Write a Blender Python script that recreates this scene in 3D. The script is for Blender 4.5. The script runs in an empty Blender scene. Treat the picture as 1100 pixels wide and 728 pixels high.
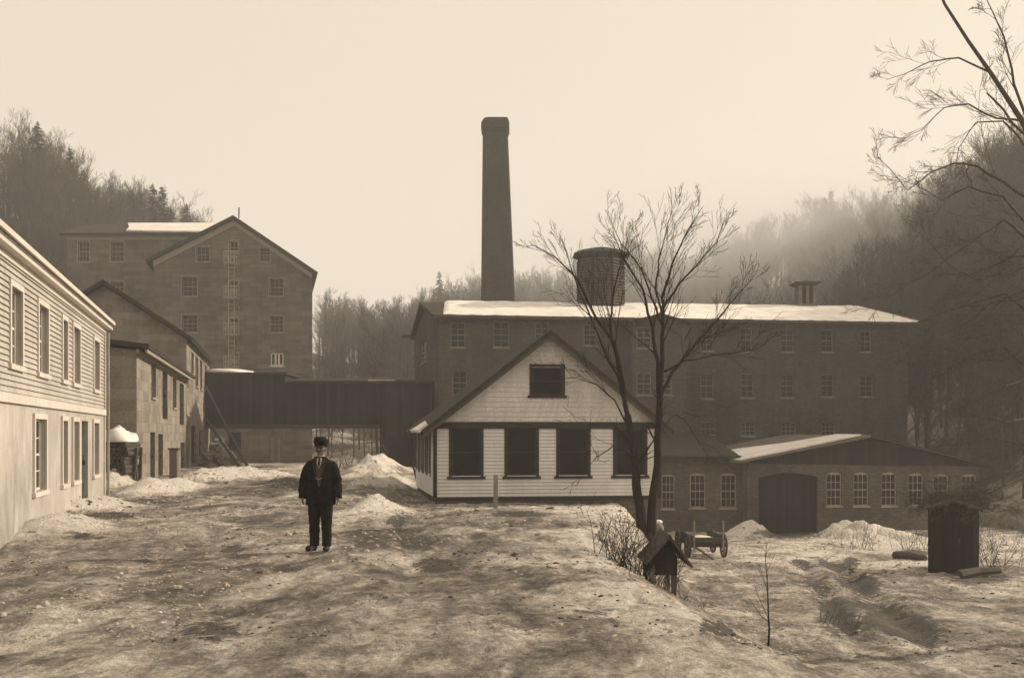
import bpy, math, random
import numpy as np
from mathutils import Vector, noise
R = math.radians
F, HZ, CX, CZ = 1100.0, 465.0, 550.0, 1.85
scn = bpy.context.scene
col = scn.collection

def at(px, py, Y):
    return Vector(((px - CX) / F * Y, Y, CZ + (HZ - py) / F * Y))

def smooth(a, b, x):
    t = min(1.0, max(0.0, (x - a) / (b - a)))
    return t * t * (3 - 2 * t)

def lerp_table(tab, x):
    if x <= tab[0][0]: return tab[0][1]
    for (x0, y0), (x1, y1) in zip(tab, tab[1:]):
        if x <= x1: return y0 + (y1 - y0) * (x - x0) / (x1 - x0)
    return tab[-1][1]

# ---------------------------------------------------------------- terrain height
EDGE = [(2, 3.1), (8, 2.4), (10, 2.0), (13, 1.7), (16.7, 1.5), (19, 2.0), (21, 2.7), (28, 3.3), (34, 3.9), (44, 4.4), (60, 5.0), (100, 5.0)]
# tree-top skyline of the photograph, turned into real hills around the place
CREST = [(-900, 210), (-200, 170), (0, 150), (68, 163), (110, 195), (150, 207), (205, 222), (235, 250), (290, 296), (340, 312), (400, 325),
         (440, 314), (475, 298), (517, 292), (580, 286), (640, 262), (690, 250), (740, 262), (780, 240), (830, 216),
         (890, 200), (930, 208), (960, 200), (1000, 190), (1040, 172), (1078, 150), (1120, 140), (1700, 150), (2200, 400), (3200, 460)]
DIST = [(-900, 150), (68, 150), (235, 190), (340, 230), (520, 240), (690, 230), (800, 200), (900, 175), (1000, 150), (1100, 125), (1700, 125), (3200, 200)]
FOOT = [(-900, 90), (68, 108), (235, 118), (340, 108), (520, 95), (700, 92), (880, 88), (980, 70), (1020, 62), (1100, 58), (1700, 58), (3200, 90)]
# bumps: x, y, radius along x, radius along y, height, snow amount
BUMPS = []
def bump(px, Y, rpx, ry, h, snow=1.0):
    BUMPS.append(((px - CX) / F * Y, Y, rpx / F * Y, ry, h, snow))
bump(356, 118, 34, 9, .6); bump(385, 108, 22, 6, .5); bump(404, 46, 22, 6.5, .80); bump(424, 40, 18, 3.5, .40); bump(395, 37, 12, 2.5, .25); bump(402, 25.5, 26, 2.6, .28); bump(412, 21.5, 20, 1.2, .16)
bump(160, 30.5, 30, 1.6, .42); bump(190, 33, 26, 1.8, .38); bump(225, 40, 30, 2.0, .42); bump(275, 42, 36, 2.0, .40); bump(310, 36, 28, 1.6, .25, -.5)
bump(88, 24.0, 38, 2.0, .34); bump(60, 19, 40, 1.8, .30); bump(128, 33, 16, 1.6, .7); bump(300, 62, 60, 4, .15)
bump(905, 44, 36, 2.4, .62); bump(935, 43, 30, 1.8, .35); bump(805, 46.5, 22, 1.8, .75); bump(975, 42, 34, 2, .35); bump(1060, 40, 30, 2, .4)
bump(560, 26, 60, 3.0, .10, .5); bump(640, 27, 60, 3.0, .10, .6); bump(375, 62, 40, 8, .5)

def hill(X, Y):
    r = math.hypot(X, Y)
    if Y <= 1: return 0.0
    px = CX + F * X / Y
    px = max(-900, min(3200, px))
    D = lerp_table(DIST, px) * (r / Y) ** .5
    f0 = lerp_table(FOOT, px)
    if r < f0: return 0.0
    top = CZ + (HZ - lerp_table(CREST, px)) * D / F - 14.0
    t = smooth(f0 - 10, D, r) if r < D else 1.0
    t = .55 * t + .45 * min(1, max(0, (r - f0) / (D - f0)))
    side = smooth(0, 25, Y)
    return max(0, top) * t * side + (1.6 * noise.noise(Vector((X * .03, Y * .03, 3))) * smooth(f0, f0 + 20, r))

def base_h(X, Y):
    plate = -.8 * smooth(50, 85, Y)
    if Y < 60:
        plate -= .48 * smooth(19, 34, Y) * smooth(-5.0, -3.2, X + .12 * (Y - 34)) * (1 - smooth(36, 50, Y))
    yard = -1.0 - .053 * (min(Y, 50) - 12) if Y > 3 else -1.0 + .053 * 9
    yard -= .08
    e = lerp_table(EDGE, Y) + .35 * noise.noise(Vector((X * .5, Y * .6, 21))) * (1 - smooth(18, 26, Y))
    w = 2.1 - .8 * smooth(14, 20, Y)
    t = smooth(e - .5, e + w, X)
    return plate * (1 - t) + yard * t

def ground_h(X, Y):
    z = base_h(X, Y)
    for (bx, by, rx, ry, h, s) in BUMPS:
        q = ((X - bx) / rx) ** 2 + ((Y - by) / ry) ** 2
        if q < 4: z += h * math.exp(-q * 1.4) * (1 + .55 * noise.noise(Vector((X * 1.1, Y * .9, 7))) + .35 * noise.noise(Vector((X * 3.1, Y * 2.3, 17))))
    if Y < 110 and abs(X) < 60:
        a = 1.0
        n1 = noise.noise(Vector((X * .55 + .2 * Y, Y * .35, 1))) * .07
        n2 = (.5 - abs(noise.noise(Vector((X * 1.9, Y * 1.2, 5))))) * .085
        n3 = noise.noise(Vector((X * 5.5, Y * 3.6, 9))) * .04
        z += a * (n1 + n2 + n3)
        # wheel ruts of the lower yard and of the mill road
        for (x0, y0, x1, y1, w, dp) in RUTS:
            if y0 <= Y <= y1:
                cx = x0 + (x1 - x0) * (Y - y0) / (y1 - y0)
                z -= dp * math.exp(-((X - cx) / w) ** 2) * smooth(y0, y0 + 1.5, Y) * (1 - smooth(y1 - 2, y1, Y))
    return z + hill(X, Y)
RUTS = [(5.9, 14, 10.4, 34, .30, .17), (4.9, 14, 9.0, 32, .22, .12), (-1.0, 9, -2.6, 30, .22, .06), (-2.6, 9, -4.6, 34, .20, .05), (-4.2, 9, -9.5, 50, .25, .05)]
MUD = [  # px, py, rx px, ry px, amount : darker wet spots
    (470, 607, 22, 7, 1.0), (560, 552, 30, 3.5, .8), (230, 675, 40, 20, .55), (255, 655, 26, 8, .5), (178, 600, 5, 2.5, 1), (262, 567, 10, 3, .8),
    (250, 590, 16, 6, .6), (120, 553, 30, 4, .8), (290, 545, 50, 3, .5), (770, 675, 18, 8, .9), (90, 575, 20, 5, .6), (640, 655, 60, 8, .35),
    (200, 533, 50, 4, .4), (430, 560, 18, 12, .55), (450, 585, 26, 9, .6), (930, 630, 14, 14, .9), (950, 665, 26, 8, .9), (915, 605, 8, 8, .8),
    (890, 665, 14, 10, .6), (1050, 620, 40, 8, .7), (980, 594, 18, 4, .9), (845, 573, 34, 5, .9), (330, 522, 40, 4, .6), (150, 650, 60, 10, .3), (395, 640, 50, 6, .35)]

# ---------------------------------------------------------------- mesh builder
class MB:
    def __init__(s): s.v = []; s.f = []; s.smooth = False
    def add(s, pts, faces):
        b = len(s.v); s.v += [tuple(p) for p in pts]; s.f += [tuple(b + i for i in f) for f in faces]
        return s
    def poly(s, *pts): return s.add(pts, [tuple(range(len(pts)))])
    def box(s, a, b, frame=None):
        x0, y0, z0 = a; x1, y1, z1 = b
        P = [(x0, y0, z0), (x1, y0, z0), (x1, y1, z0), (x0, y1, z0), (x0, y0, z1), (x1, y0, z1), (x1, y1, z1), (x0, y1, z1)]
        if frame: P = [frame(*p) for p in P]
        return s.add(P, [(0, 3, 2, 1), (4, 5, 6, 7), (0, 1, 5, 4), (1, 2, 6, 5), (2, 3, 7, 6), (3, 0, 4, 7)])
    def slab(s, pts, t):
        pts = [Vector(p) for p in pts]
        n = Vector((0, 0, 0))
        for i in range(1, len(pts) - 1): n += (pts[i] - pts[0]).cross(pts[i + 1] - pts[0])
        n.normalize()
        if n.z < 0: pts.reverse(); n = -n
        k = len(pts); low = [p - n * t for p in pts]
        return s.add(pts + low, [tuple(range(k)), tuple(range(2 * k - 1, k - 1, -1))] + [(i, k + i, k + (i + 1) % k, (i + 1) % k) for i in range(k)])
    def tube(s, pts, rad, n=6, caps=True):
        pts = [Vector(p) for p in pts]
        if not hasattr(rad, '__len__'): rad = [rad] * len(pts)
        b = len(s.v)
        for i, p in enumerate(pts):
            d = (pts[min(i + 1, len(pts) - 1)] - pts[max(i - 1, 0)])
            if d.length < 1e-9: d = Vector((0, 0, 1))
            d.normalize()
            up = Vector((0, 0, 1)) if abs(d.z) < .9 else Vector((0, 1, 0))
            if i and abs(up.dot(prev)) < .2 and False: pass
            u = d.cross(up).normalized() if i == 0 else (pu - d * pu.dot(d)).normalized()
            pu = u; w = d.cross(u)
            for k in range(n):
                a = 2 * math.pi * k / n
                q = p + (u * math.cos(a) + w * math.sin(a)) * rad[i]
                s.v.append((q.x, q.y, q.z))
            prev = up
        for i in range(len(pts) - 1):
            for k in range(n):
                a0 = b + i * n + k; a1 = b + i * n + (k + 1) % n
                s.f.append((a0, a1, a1 + n, a0 + n))
        if caps and n > 3:
            s.f.append(tuple(b + k for k in range(n - 1, -1, -1))); s.f.append(tuple(b + (len(pts) - 1) * n + k for k in range(n)))
        return s
    def loft(s, rings):     # rings: list of lists of points, closed rings, capped
        n = len(rings[0]); b = len(s.v)
        for r in rings: s.v += [tuple(p) for p in r]
        for i in range(len(rings) - 1):
            for k in range(n):
                a0 = b + i * n + k; a1 = b + i * n + (k + 1) % n
                s.f.append((a0, a1, a1 + n, a0 + n))
        s.f.append(tuple(b + k for k in range(n - 1, -1, -1))); s.f.append(tuple(b + (len(rings) - 1) * n + k for k in range(n)))
        return s
    def ellipsoid(s, c, r, nu=16, nv=10):
        rings = []
        for i in range(nv + 1):
            t = -math.pi / 2 + math.pi * (.02 + .96 * i / nv)
            rings.append([(c[0] + r[0] * math.cos(t) * math.cos(2 * math.pi * k / nu), c[1] + r[1] * math.cos(t) * math.sin(2 * math.pi * k / nu), c[2] + r[2] * math.sin(t)) for k in range(nu)])
        return s.loft(rings)
    def build(s, name, mat, parent=None, uv=True, smooth=None, origin=None):
        o_ = Vector((0, 0, 0))
        if parent is not None: o_ = Vector(parent['_o'])
        if origin is not None: o_ = Vector(origin)
        V = np.array(s.v, dtype=np.float64).reshape(-1, 3)
        me = bpy.data.meshes.new(name)
        me.from_pydata((V - np.array(o_)).tolist(), [], s.f)
        if uv:
            lay = me.uv_layers.new(name='UVMap')
            uvs = np.zeros(len(me.loops) * 2)
            li = 0
            for p in me.polygons:
                n = p.normal
                t = Vector((-n.y, n.x, 0))
                if t.length < 1e-4: t = Vector((1, 0, 0))
                t.normalize(); w = n.cross(t)
                for vi in p.vertices:
                    q = V[vi]
                    uvs[li * 2] = q[0] * t.x + q[1] * t.y; uvs[li * 2 + 1] = q[0] * w.x + q[1] * w.y + q[2] * w.z
                    li += 1
            lay.data.foreach_set('uv', uvs)
        if (s.smooth if smooth is None else smooth): me.polygons.foreach_set('use_smooth', [True] * len(me.polygons))
        me.materials.append(mat); me.update()
        ob = bpy.data.objects.new(name, me); col.objects.link(ob)
        if parent is not None: ob.parent = parent; ob['_o'] = parent['_o']
        else: ob.location = o_; ob['_o'] = list(o_)
        return ob

def tag(o, label=None, cat=None, group=None, kind=None):
    for k, v in (('label', label), ('category', cat), ('group', group), ('kind', kind)):
        if v: o[k] = v
    return o

def thing(name, loc, label, cat, group=None):
    o = bpy.data.objects.new(name, None); col.objects.link(o); o.location = loc; o['_o'] = list(loc); o.empty_display_size = .3
    return tag(o, label, cat, group)

# ---------------------------------------------------------------- materials
TINT = (1.0, .875, .735)
def C(v, k=1.0):
    return (v, v * (1 - (1 - TINT[1]) * k), v * (1 - (1 - TINT[2]) * k), 1)

class NT:
    def __init__(s, name, rough=.85, spec=.25):
        s.m = bpy.data.materials.new(name); s.m.use_nodes = True; s.t = s.m.node_tree; s.b = s.t.nodes['Principled BSDF']
        s.b.inputs['Roughness'].default_value = rough; s.b.inputs['Specular IOR Level'].default_value = spec
    def n(s, typ, **kw):
        nd = s.t.nodes.new(typ)
        for k, v in kw.items():
            if k.startswith('_'): setattr(nd, k[1:], v)
            else: nd.inputs[k.replace('__', ' ')].default_value = v
        return nd
    def l(s, a, b): s.t.links.new(a, b)
    def coord(s, uv=True, scale=(1, 1, 1), rot=(0, 0, 0)):
        tc = s.n('ShaderNodeTexCoord'); mp = s.n('ShaderNodeMapping'); mp.inputs['Scale'].default_value = scale; mp.inputs['Rotation'].default_value = rot
        s.l(tc.outputs['UV' if uv else 'Object'], mp.inputs['Vector']); return mp.outputs[0]
    def noise(s, vec, scale, detail=6, rough=.6, dist=0):
        nd = s.n('ShaderNodeTexNoise', Scale=scale, Detail=detail, Roughness=rough, Distortion=dist); s.l(vec, nd.inputs['Vector']); return nd.outputs['Fac']
    def ramp(s, fac, stops, interp='LINEAR'):
        r = s.n('ShaderNodeValToRGB'); e = r.color_ramp.elements; r.color_ramp.interpolation = interp
        while len(e) > 1: e.remove(e[-1])
        e[0].position = stops[0][0]; e[0].color = stops[0][1]
        for p, c in stops[1:]:
            x = e.new(p); x.color = c
        s.l(fac, r.inputs[0]); return r.outputs[0]
    def mix(s, fac, a, b, mode='MIX'):
        m = s.n('ShaderNodeMix', _data_type='RGBA', _blend_type=mode)
        for sock, val in ((m.inputs[0], fac), (m.inputs[6], a), (m.inputs[7], b)):
            if hasattr(val, 'is_output'): s.l(val, sock)
            else: sock.default_value = val
        return m.outputs[2]
    def math(s, op, a, b=None, c=None):
        m = s.n('ShaderNodeMath', _operation=op)
        for i, v in enumerate((a, b, c)):
            if v is None: continue
            if hasattr(v, 'is_output'): s.l(v, m.inputs[i])
            else: m.inputs[i].default_value = v
        return m.outputs[0]
    def bump(s, h, dist, strength=1.0):
        b = s.n('ShaderNodeBump', Strength=strength, Distance=dist); s.l(h, b.inputs['Height'])
        s.l(b.outputs[0], s.b.inputs['Normal']); return b
    def color(s, c): s.l(c, s.b.inputs['Base Color']); return s

def g(v): return (v, v, v, 1)

def mat_masonry(name, v, bw, bh, mortar=.012, mv=1.5, var=.35, wash=.3, off=.5, bumpd=.012, k=1.0):
    m = NT(name, .92, .05); uv = m.coord()
    wob = m.noise(uv, 2.2, 3)
    br = m.n('ShaderNodeTexBrick', Scale=1.0, Mortar__Size=mortar, Mortar__Smooth=.3, Bias=0.0, Brick__Width=bw, Row__Height=bh, Color1=g(1 - var), Color2=g(1 + var * .6), Mortar=g(mv))
    br.offset = off
    sh = m.n('ShaderNodeVectorMath', _operation='ADD'); m.l(uv, sh.inputs[0])
    nz = m.n('ShaderNodeTexNoise', Scale=1.2, Detail=3); m.l(uv, nz.inputs['Vector'])
    sc = m.n('ShaderNodeVectorMath', _operation='SCALE'); m.l(nz.outputs['Color'], sc.inputs[0]); sc.inputs['Scale'].default_value = bh * .22
    m.l(sc.outputs[0], sh.inputs[1]); m.l(sh.outputs[0], br.inputs['Vector'])
    big = m.ramp(m.noise(uv, .35, 7, .65), [(.3, g(1 - wash)), (.7, g(1 + wash))])
    streak = m.ramp(m.noise(m.coord(scale=(1.6, .18, 1)), 1.3, 6, .7), [(.3, g(1 - wash * .7)), (.7, g(1 + wash * .5))])
    fine = m.ramp(m.noise(uv, 14, 4, .7), [(.25, g(.72)), (.75, g(1.25))])
    c = m.mix(1, m.mix(1, m.mix(1, m.mix(1, br.outputs['Color'], big, 'MULTIPLY'), streak, 'MULTIPLY'), fine, 'MULTIPLY'), C(v, k), 'MULTIPLY')
    m.color(c)
    h = m.math('ADD', m.math('MULTIPLY', br.outputs['Fac'], -1.0), m.math('MULTIPLY', m.noise(uv, 9, 5), .8))
    m.bump(h, bumpd); return m.m

def mat_noise(name, v, v2=None, scale=3.0, rough=.8, stretch=(1, 1, 1), bumpd=0, uv=True, spec=.10, lo=.35, hi=.65, detail=7, fine=0):
    m = NT(name, rough, spec); vec = m.coord(uv, stretch)
    n = m.noise(vec, scale, detail, .65)
    c = m.ramp(n, [(lo, C(v)), (hi, C(v2 if v2 is not None else v * 1.5))])
    if fine: c = m.mix(1, c, m.ramp(m.noise(m.coord(uv), fine, 4, .7), [(.3, g(.7)), (.7, g(1.25))]), 'MULTIPLY')
    m.color(c)
    if bumpd: m.bump(n, bumpd)
    return m.m

def mat_boards(name, v, pitch, var=.3, vertical=True, rough=.85, gap=.03, bumpd=.006):
    """planks side by side, each of its own tone, grain along the plank"""
    m = NT(name, rough, .05); uv = m.coord()
    sx = m.n('ShaderNodeSeparateXYZ'); m.l(uv, sx.inputs[0])
    a = sx.outputs[0 if vertical else 1]
    q = m.math('DIVIDE', a, pitch); fl = m.math('FLOOR', q); fr = m.math('FRACT', q)
    wn = m.n('ShaderNodeTexWhiteNoise', _noise_dimensions='1D'); m.l(fl, wn.inputs['W'])
    tone = m.ramp(wn.outputs['Value'], [(0, g(1 - var)), (1, g(1 + var))])
    grain = m.ramp(m.noise(m.coord(scale=(18, .8, 1) if vertical else (.8, 18, 1)), 1.5, 6, .7), [(.25, g(.72)), (.75, g(1.28))])
    big = m.ramp(m.noise(uv, .5, 5, .6), [(.3, g(.78)), (.7, g(1.2))])
    gp = m.math('LESS_THAN', fr, gap)
    c = m.mix(1, m.mix(1, m.mix(1, tone, grain, 'MULTIPLY'), big, 'MULTIPLY'), C(v), 'MULTIPLY')
    c = m.mix(gp, c, C(v * .25)); m.color(c)
    m.bump(m.math('MULTIPLY', gp, -1.0), bumpd); return m.m

def mat_paint(name, v, dirt=.25, k=.7):
    m = NT(name, .6, .3); uv = m.coord()
    n1 = m.noise(uv, .7, 8, .7); n2 = m.noise(m.coord(scale=(5, .5, 1)), 1.5, 6, .7); n3 = m.noise(uv, 25, 3, .6)
    c = m.mix(1, m.mix(1, m.ramp(n1, [(.3, g(1 - dirt)), (.65, g(1))]), m.ramp(n2, [(.3, g(1 - dirt * .8)), (.6, g(1))]), 'MULTIPLY'), m.ramp(n3, [(.3, g(.92)), (.7, g(1.03))]), 'MULTIPLY')
    m.color(m.mix(1, c, C(v, k), 'MULTIPLY')); m.bump(n3, .002); return m.m

def mat_snow(name='snow_cover', v=.8):
    m = NT(name, .75, .2); vec = m.coord(False)
    n1 = m.noise(vec, 1.4, 8, .65); n2 = m.noise(vec, .25, 5, .6)
    c = m.mix(1, m.ramp(n1, [(.28, g(.72)), (.55, g(1))]), m.ramp(n2, [(.3, g(.85)), (.6, g(1))]), 'MULTIPLY')
    m.color(m.mix(1, c, C(v, .55), 'MULTIPLY')); m.bump(n1, .06); return m.m

def mat_glass(name='glass'):
    m = NT(name, .15, .12); vec = m.coord(True)
    n = m.noise(vec, 1.1, 3)
    m.color(m.ramp(n, [(.35, C(.012)), (.7, C(.035))])); m.bump(n, .01, .3); return m.m

def mat_ground():
    m = NT('snowy_ground', .8, .25); P = m.coord(False)
    a = m.n('ShaderNodeAttribute', _attribute_name='snow'); b = m.n('ShaderNodeAttribute', _attribute_name='mud')
    hl = m.n('ShaderNodeAttribute', _attribute_name='wood')
    flat = m.coord(False, (1, .55, 1), (0, 0, R(-12)))
    n1 = m.noise(flat, .55, 9, .68, .5); n2 = m.noise(flat, 2.6, 8, .7, .4); n3 = m.noise(m.coord(False, (1, .8, 1)), 11, 7, .75); n4 = m.noise(P, 40, 4, .7)
    f = m.math('ADD', m.math('MULTIPLY', n1, .9), m.math('ADD', m.math('MULTIPLY', n2, .55), m.math('MULTIPLY', n3, .40)))
    f = m.math('ADD', m.math('SUBTRACT', f, .44), a.outputs['Fac'])
    mn = m.noise(flat, 4, 9, .8, .8)
    mud = m.ramp(m.math('ADD', m.math('MULTIPLY', b.outputs['Fac'], .78), m.math('MULTIPLY', m.math('SUBTRACT', mn, .5), 2.3)), [(.36, g(0)), (.50, g(1))])
    c = m.ramp(f, [(.36, C(.085, 1.1)), (.41, C(.19)), (.47, C(.30)), (.505, C(.38)), (.53, C(.52, .9)), (.58, C(.60, .9)), (.63, C(.84, .7))])
    c = m.mix(m.math('MULTIPLY', mud, .85), c, C(.05))
    # trodden pits and prints
    wv = m.n('ShaderNodeVectorMath', _operation='ADD'); m.l(flat, wv.inputs[0])
    nc = m.n('ShaderNodeTexNoise', Scale=3.0, Detail=4); m.l(flat, nc.inputs['Vector']); sc = m.n('ShaderNodeVectorMath', _operation='SCALE'); m.l(nc.outputs['Color'], sc.inputs[0]); sc.inputs['Scale'].default_value = .35; m.l(sc.outputs[0], wv.inputs[1])
    vo = m.n('ShaderNodeTexVoronoi', Scale=2.6); m.l(wv.outputs[0], vo.inputs['Vector'])
    pit = m.ramp(m.math('ADD', vo.outputs['Distance'], m.math('MULTIPLY', m.noise(flat, 1.1, 4), .55)), [(.36, g(1)), (.46, g(0))])
    c = m.mix(m.math('MULTIPLY', pit, .55), c, C(.14))
    n5 = m.noise(m.coord(False, (1, .6, 1)), 6, 9, .85, 1.2); c = m.mix(1, c, m.ramp(n4, [(.3, g(.66)), (.7, g(1.22))]), 'MULTIPLY'); c = m.mix(1, c, m.ramp(n5, [(.36, g(.45)), (.43, g(.85)), (.5, g(1)), (.62, g(1.25))]), 'MULTIPLY')
    # forest floor: leaf litter with patches of old snow
    lit = m.ramp(m.math('ADD', m.noise(P, .13, 8, .7, .6), m.math('MULTIPLY', a.outputs['Fac'], .35)), [(.52, C(.085)), (.58, C(.30)), (.63, C(.55, .7))])
    lit = m.mix(1, lit, m.ramp(n2, [(.3, g(.6)), (.7, g(1.2))]), 'MULTIPLY')
    c = m.mix(hl.outputs['Fac'], c, lit); m.color(c)
    h = m.math('ADD', m.math('MULTIPLY', n2, .6), m.math('ADD', m.math('MULTIPLY', n3, .45), m.math('ADD', m.math('MULTIPLY', n4, .12), m.math('SUBTRACT', m.math('MULTIPLY', n5, .35), m.math('MULTIPLY', pit, .25)))))
    m.bump(h, .25, 1.0)
    m.l(m.ramp(f, [(.3, g(.55)), (.6, g(.85))]), m.b.inputs['Roughness'])
    return m.m

def mat_bark(name, v, rough=.9):
    m = NT(name, rough, .05); vec = m.coord(False, (6, 6, 1.2)); n = m.noise(vec, 3, 6, .7)
    m.color(m.ramp(n, [(.3, C(v * .6)), (.7, C(v * 1.5))])); m.bump(n, .02); return m.m

M = {}
M['ground'] = mat_ground(); M['snow'] = mat_snow(); M['roofsnow'] = mat_snow('roof_snow', .86)
M['brick'] = mat_masonry('dark_brick', .080, .22, .075, .010, 1.5, .3, .3)
M['annexbrick'] = mat_masonry('annex_brick', .105, .22, .075, .010, 1.45, .3, .25)
M['chimneybrick'] = mat_masonry('chimney_brick', .075, .22, .075, .010, 1.4, .25, .15)
M['millstone'] = mat_masonry('mill_stone', .135, 1.15, .42, .02, 1.25, .28, .28, .45, .03)
M['sidestone'] = mat_masonry('side_stone', .24, .95, .38, .02, 1.15, .24, .28, .4, .03)
M['foundation'] = mat_masonry('foundation_brick', .11, .22, .075, .01, 1.5, .3, .3)
M['clap'] = mat_paint('clapboard_paint', .70, .18, .25)
M['house'] = mat_paint('house_paint', .54, .34)
M['trim'] = mat_noise('weathered_trim', .20, .34, 2, stretch=(6, 1, 1))
M['whitetrim'] = mat_paint('white_trim', .66, .2)
M['sash'] = mat_noise('window_sash', .16, .30, 4); M['annexsash'] = mat_noise('annex_sash', .24, .40, 4); M['millsash'] = mat_noise('mill_sash', .13, .24, 4); M['escape'] = mat_noise('pale_iron', .3, .42, 4, uv=False)
M['darksash'] = mat_noise('dark_sash', .028, .05, 4)
M['shingle'] = mat_masonry('gable_shingle', .58, .14, 4.0, .006, .8, .10, .2, .5, .004, .35)
M['board'] = mat_boards('dark_boards', .035, .24, .3)
M['greyboard'] = mat_boards('grey_boards', .17, .2, .3)
M['door'] = mat_boards('door_boards', .028, .16, .2)
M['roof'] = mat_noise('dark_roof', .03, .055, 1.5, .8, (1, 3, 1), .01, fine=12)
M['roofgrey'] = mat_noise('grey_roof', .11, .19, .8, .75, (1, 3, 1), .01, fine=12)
M['wood'] = mat_noise('weathered_wood', .05, .10, 5, .85, (8, 8, 1), .004, False)
M['greywood'] = mat_noise('pale_wood', .17, .3, 5, .85, (8, 8, 1), .004, False)
M['iron'] = mat_noise('iron', .05, .08, 5, .6, uv=False)
M['glass'] = mat_glass()
M['darkpane'] = mat_noise('dark_screen', .006, .012, 2, .5, spec=.15)
M['bark'] = mat_bark('elm_bark', .032); M['twig'] = mat_bark('twig_bark', .065); M['palebark'] = mat_bark('pale_bark', .11); M['farbark'] = mat_bark('forest_bark', .085)
M['needle'] = mat_noise('conifer_needles', .035, .07, 2, .8, uv=False)
M['rock'] = mat_noise('rubble', .14, .34, 3, .9, bumpd=.03, uv=False)
M['icelump'] = mat_noise('ice_lump', .26, .55, 5, .7, uv=False); M['clod'] = mat_noise('mud_clod', .05, .11, 5, .9, uv=False)
M['weed'] = mat_noise('dry_weeds', .10, .2, 3, .9, uv=False)

# ---------------------------------------------------------------- wall and window helpers
def v2(p): return Vector((p[0], p[1]))
def on(P0, P1, px):
    k = (px - CX) / F
    t = (k * P0[1] - P0[0]) / ((P1[0] - P0[0]) - k * (P1[1] - P0[1]))
    L = (v2(P1) - v2(P0)).length
    return t * L, P0[1] + t * (P1[1] - P0[1])
def rect(P0, P1, r):          # (px0, px1, ytop, ybottom) -> opening in wall metres
    u0, Ya = on(P0, P1, r[0]); u1, Yb = on(P0, P1, r[1]); Y = (Ya + Yb) / 2
    return (min(u0, u1), max(u0, u1), CZ + (HZ - r[3]) / F * Y, CZ + (HZ - r[2]) / F * Y)
def frame(P0, P1):            # maps (u, out, z) to the world
    d = (v2(P1) - v2(P0)).normalized(); n = Vector((d.y, -d.x))
    return lambda u, o, z: (P0[0] + d.x * u + n.x * o, P0[1] + d.y * u + n.y * o, z)

def wall(mb, P0, P1, zb, top, ops=(), reveal=.16, arch=0.0):
    L = (v2(P1) - v2(P0)).length; fr = frame(P0, P1)
    if not hasattr(top, '__len__'): top = [(0, top), (L, top)]
    us = sorted(set([0.0, L] + [t[0] for t in top if 0 < t[0] < L] + [e for o in ops for e in o[:2]]))
    for a, b in zip(us, us[1:]):
        if b - a < 1e-5: continue
        mid = (a + b) / 2; z = zb
        for o in sorted([o for o in ops if o[0] < mid < o[1]], key=lambda o: o[2]):
            if o[2] > z: mb.poly(fr(a, 0, z), fr(b, 0, z), fr(b, 0, o[2]), fr(a, 0, o[2]))
            z = o[3]
        mb.poly(fr(a, 0, z), fr(b, 0, z), fr(b, 0, lerp_table(top, b)), fr(a, 0, lerp_table(top, a)))
    for (a, b, z0, z1) in [o[:4] for o in ops]:
        mb.poly(fr(a, 0, z0), fr(a, 0, z1), fr(a, -reveal, z1), fr(a, -reveal, z0))
        mb.poly(fr(b, 0, z0), fr(b, -reveal, z0), fr(b, -reveal, z1), fr(b, 0, z1))
        mb.poly(fr(a, 0, z1), fr(b, 0, z1), fr(b, -reveal, z1), fr(a, -reveal, z1))
        mb.poly(fr(a, 0, z0), fr(a, -reveal, z0), fr(b, -reveal, z0), fr(b, 0, z0))
        if arch:
            n = 8; m = (a + b) / 2; hw = (b - a) / 2
            for i in range(n):
                x0 = a + (b - a) * i / n; x1 = a + (b - a) * (i + 1) / n
                y0 = z1 - arch * ((x0 - m) / hw) ** 2; y1 = z1 - arch * ((x1 - m) / hw) ** 2
                mb.poly(fr(x0, -.002, y0), fr(x1, -.002, y1), fr(x1, -.002, z1), fr(x0, -.002, z1))
                mb.poly(fr(x0, -.002, y0), fr(x0, -reveal, y0), fr(x1, -reveal, y1), fr(x1, -.002, y1))

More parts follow.
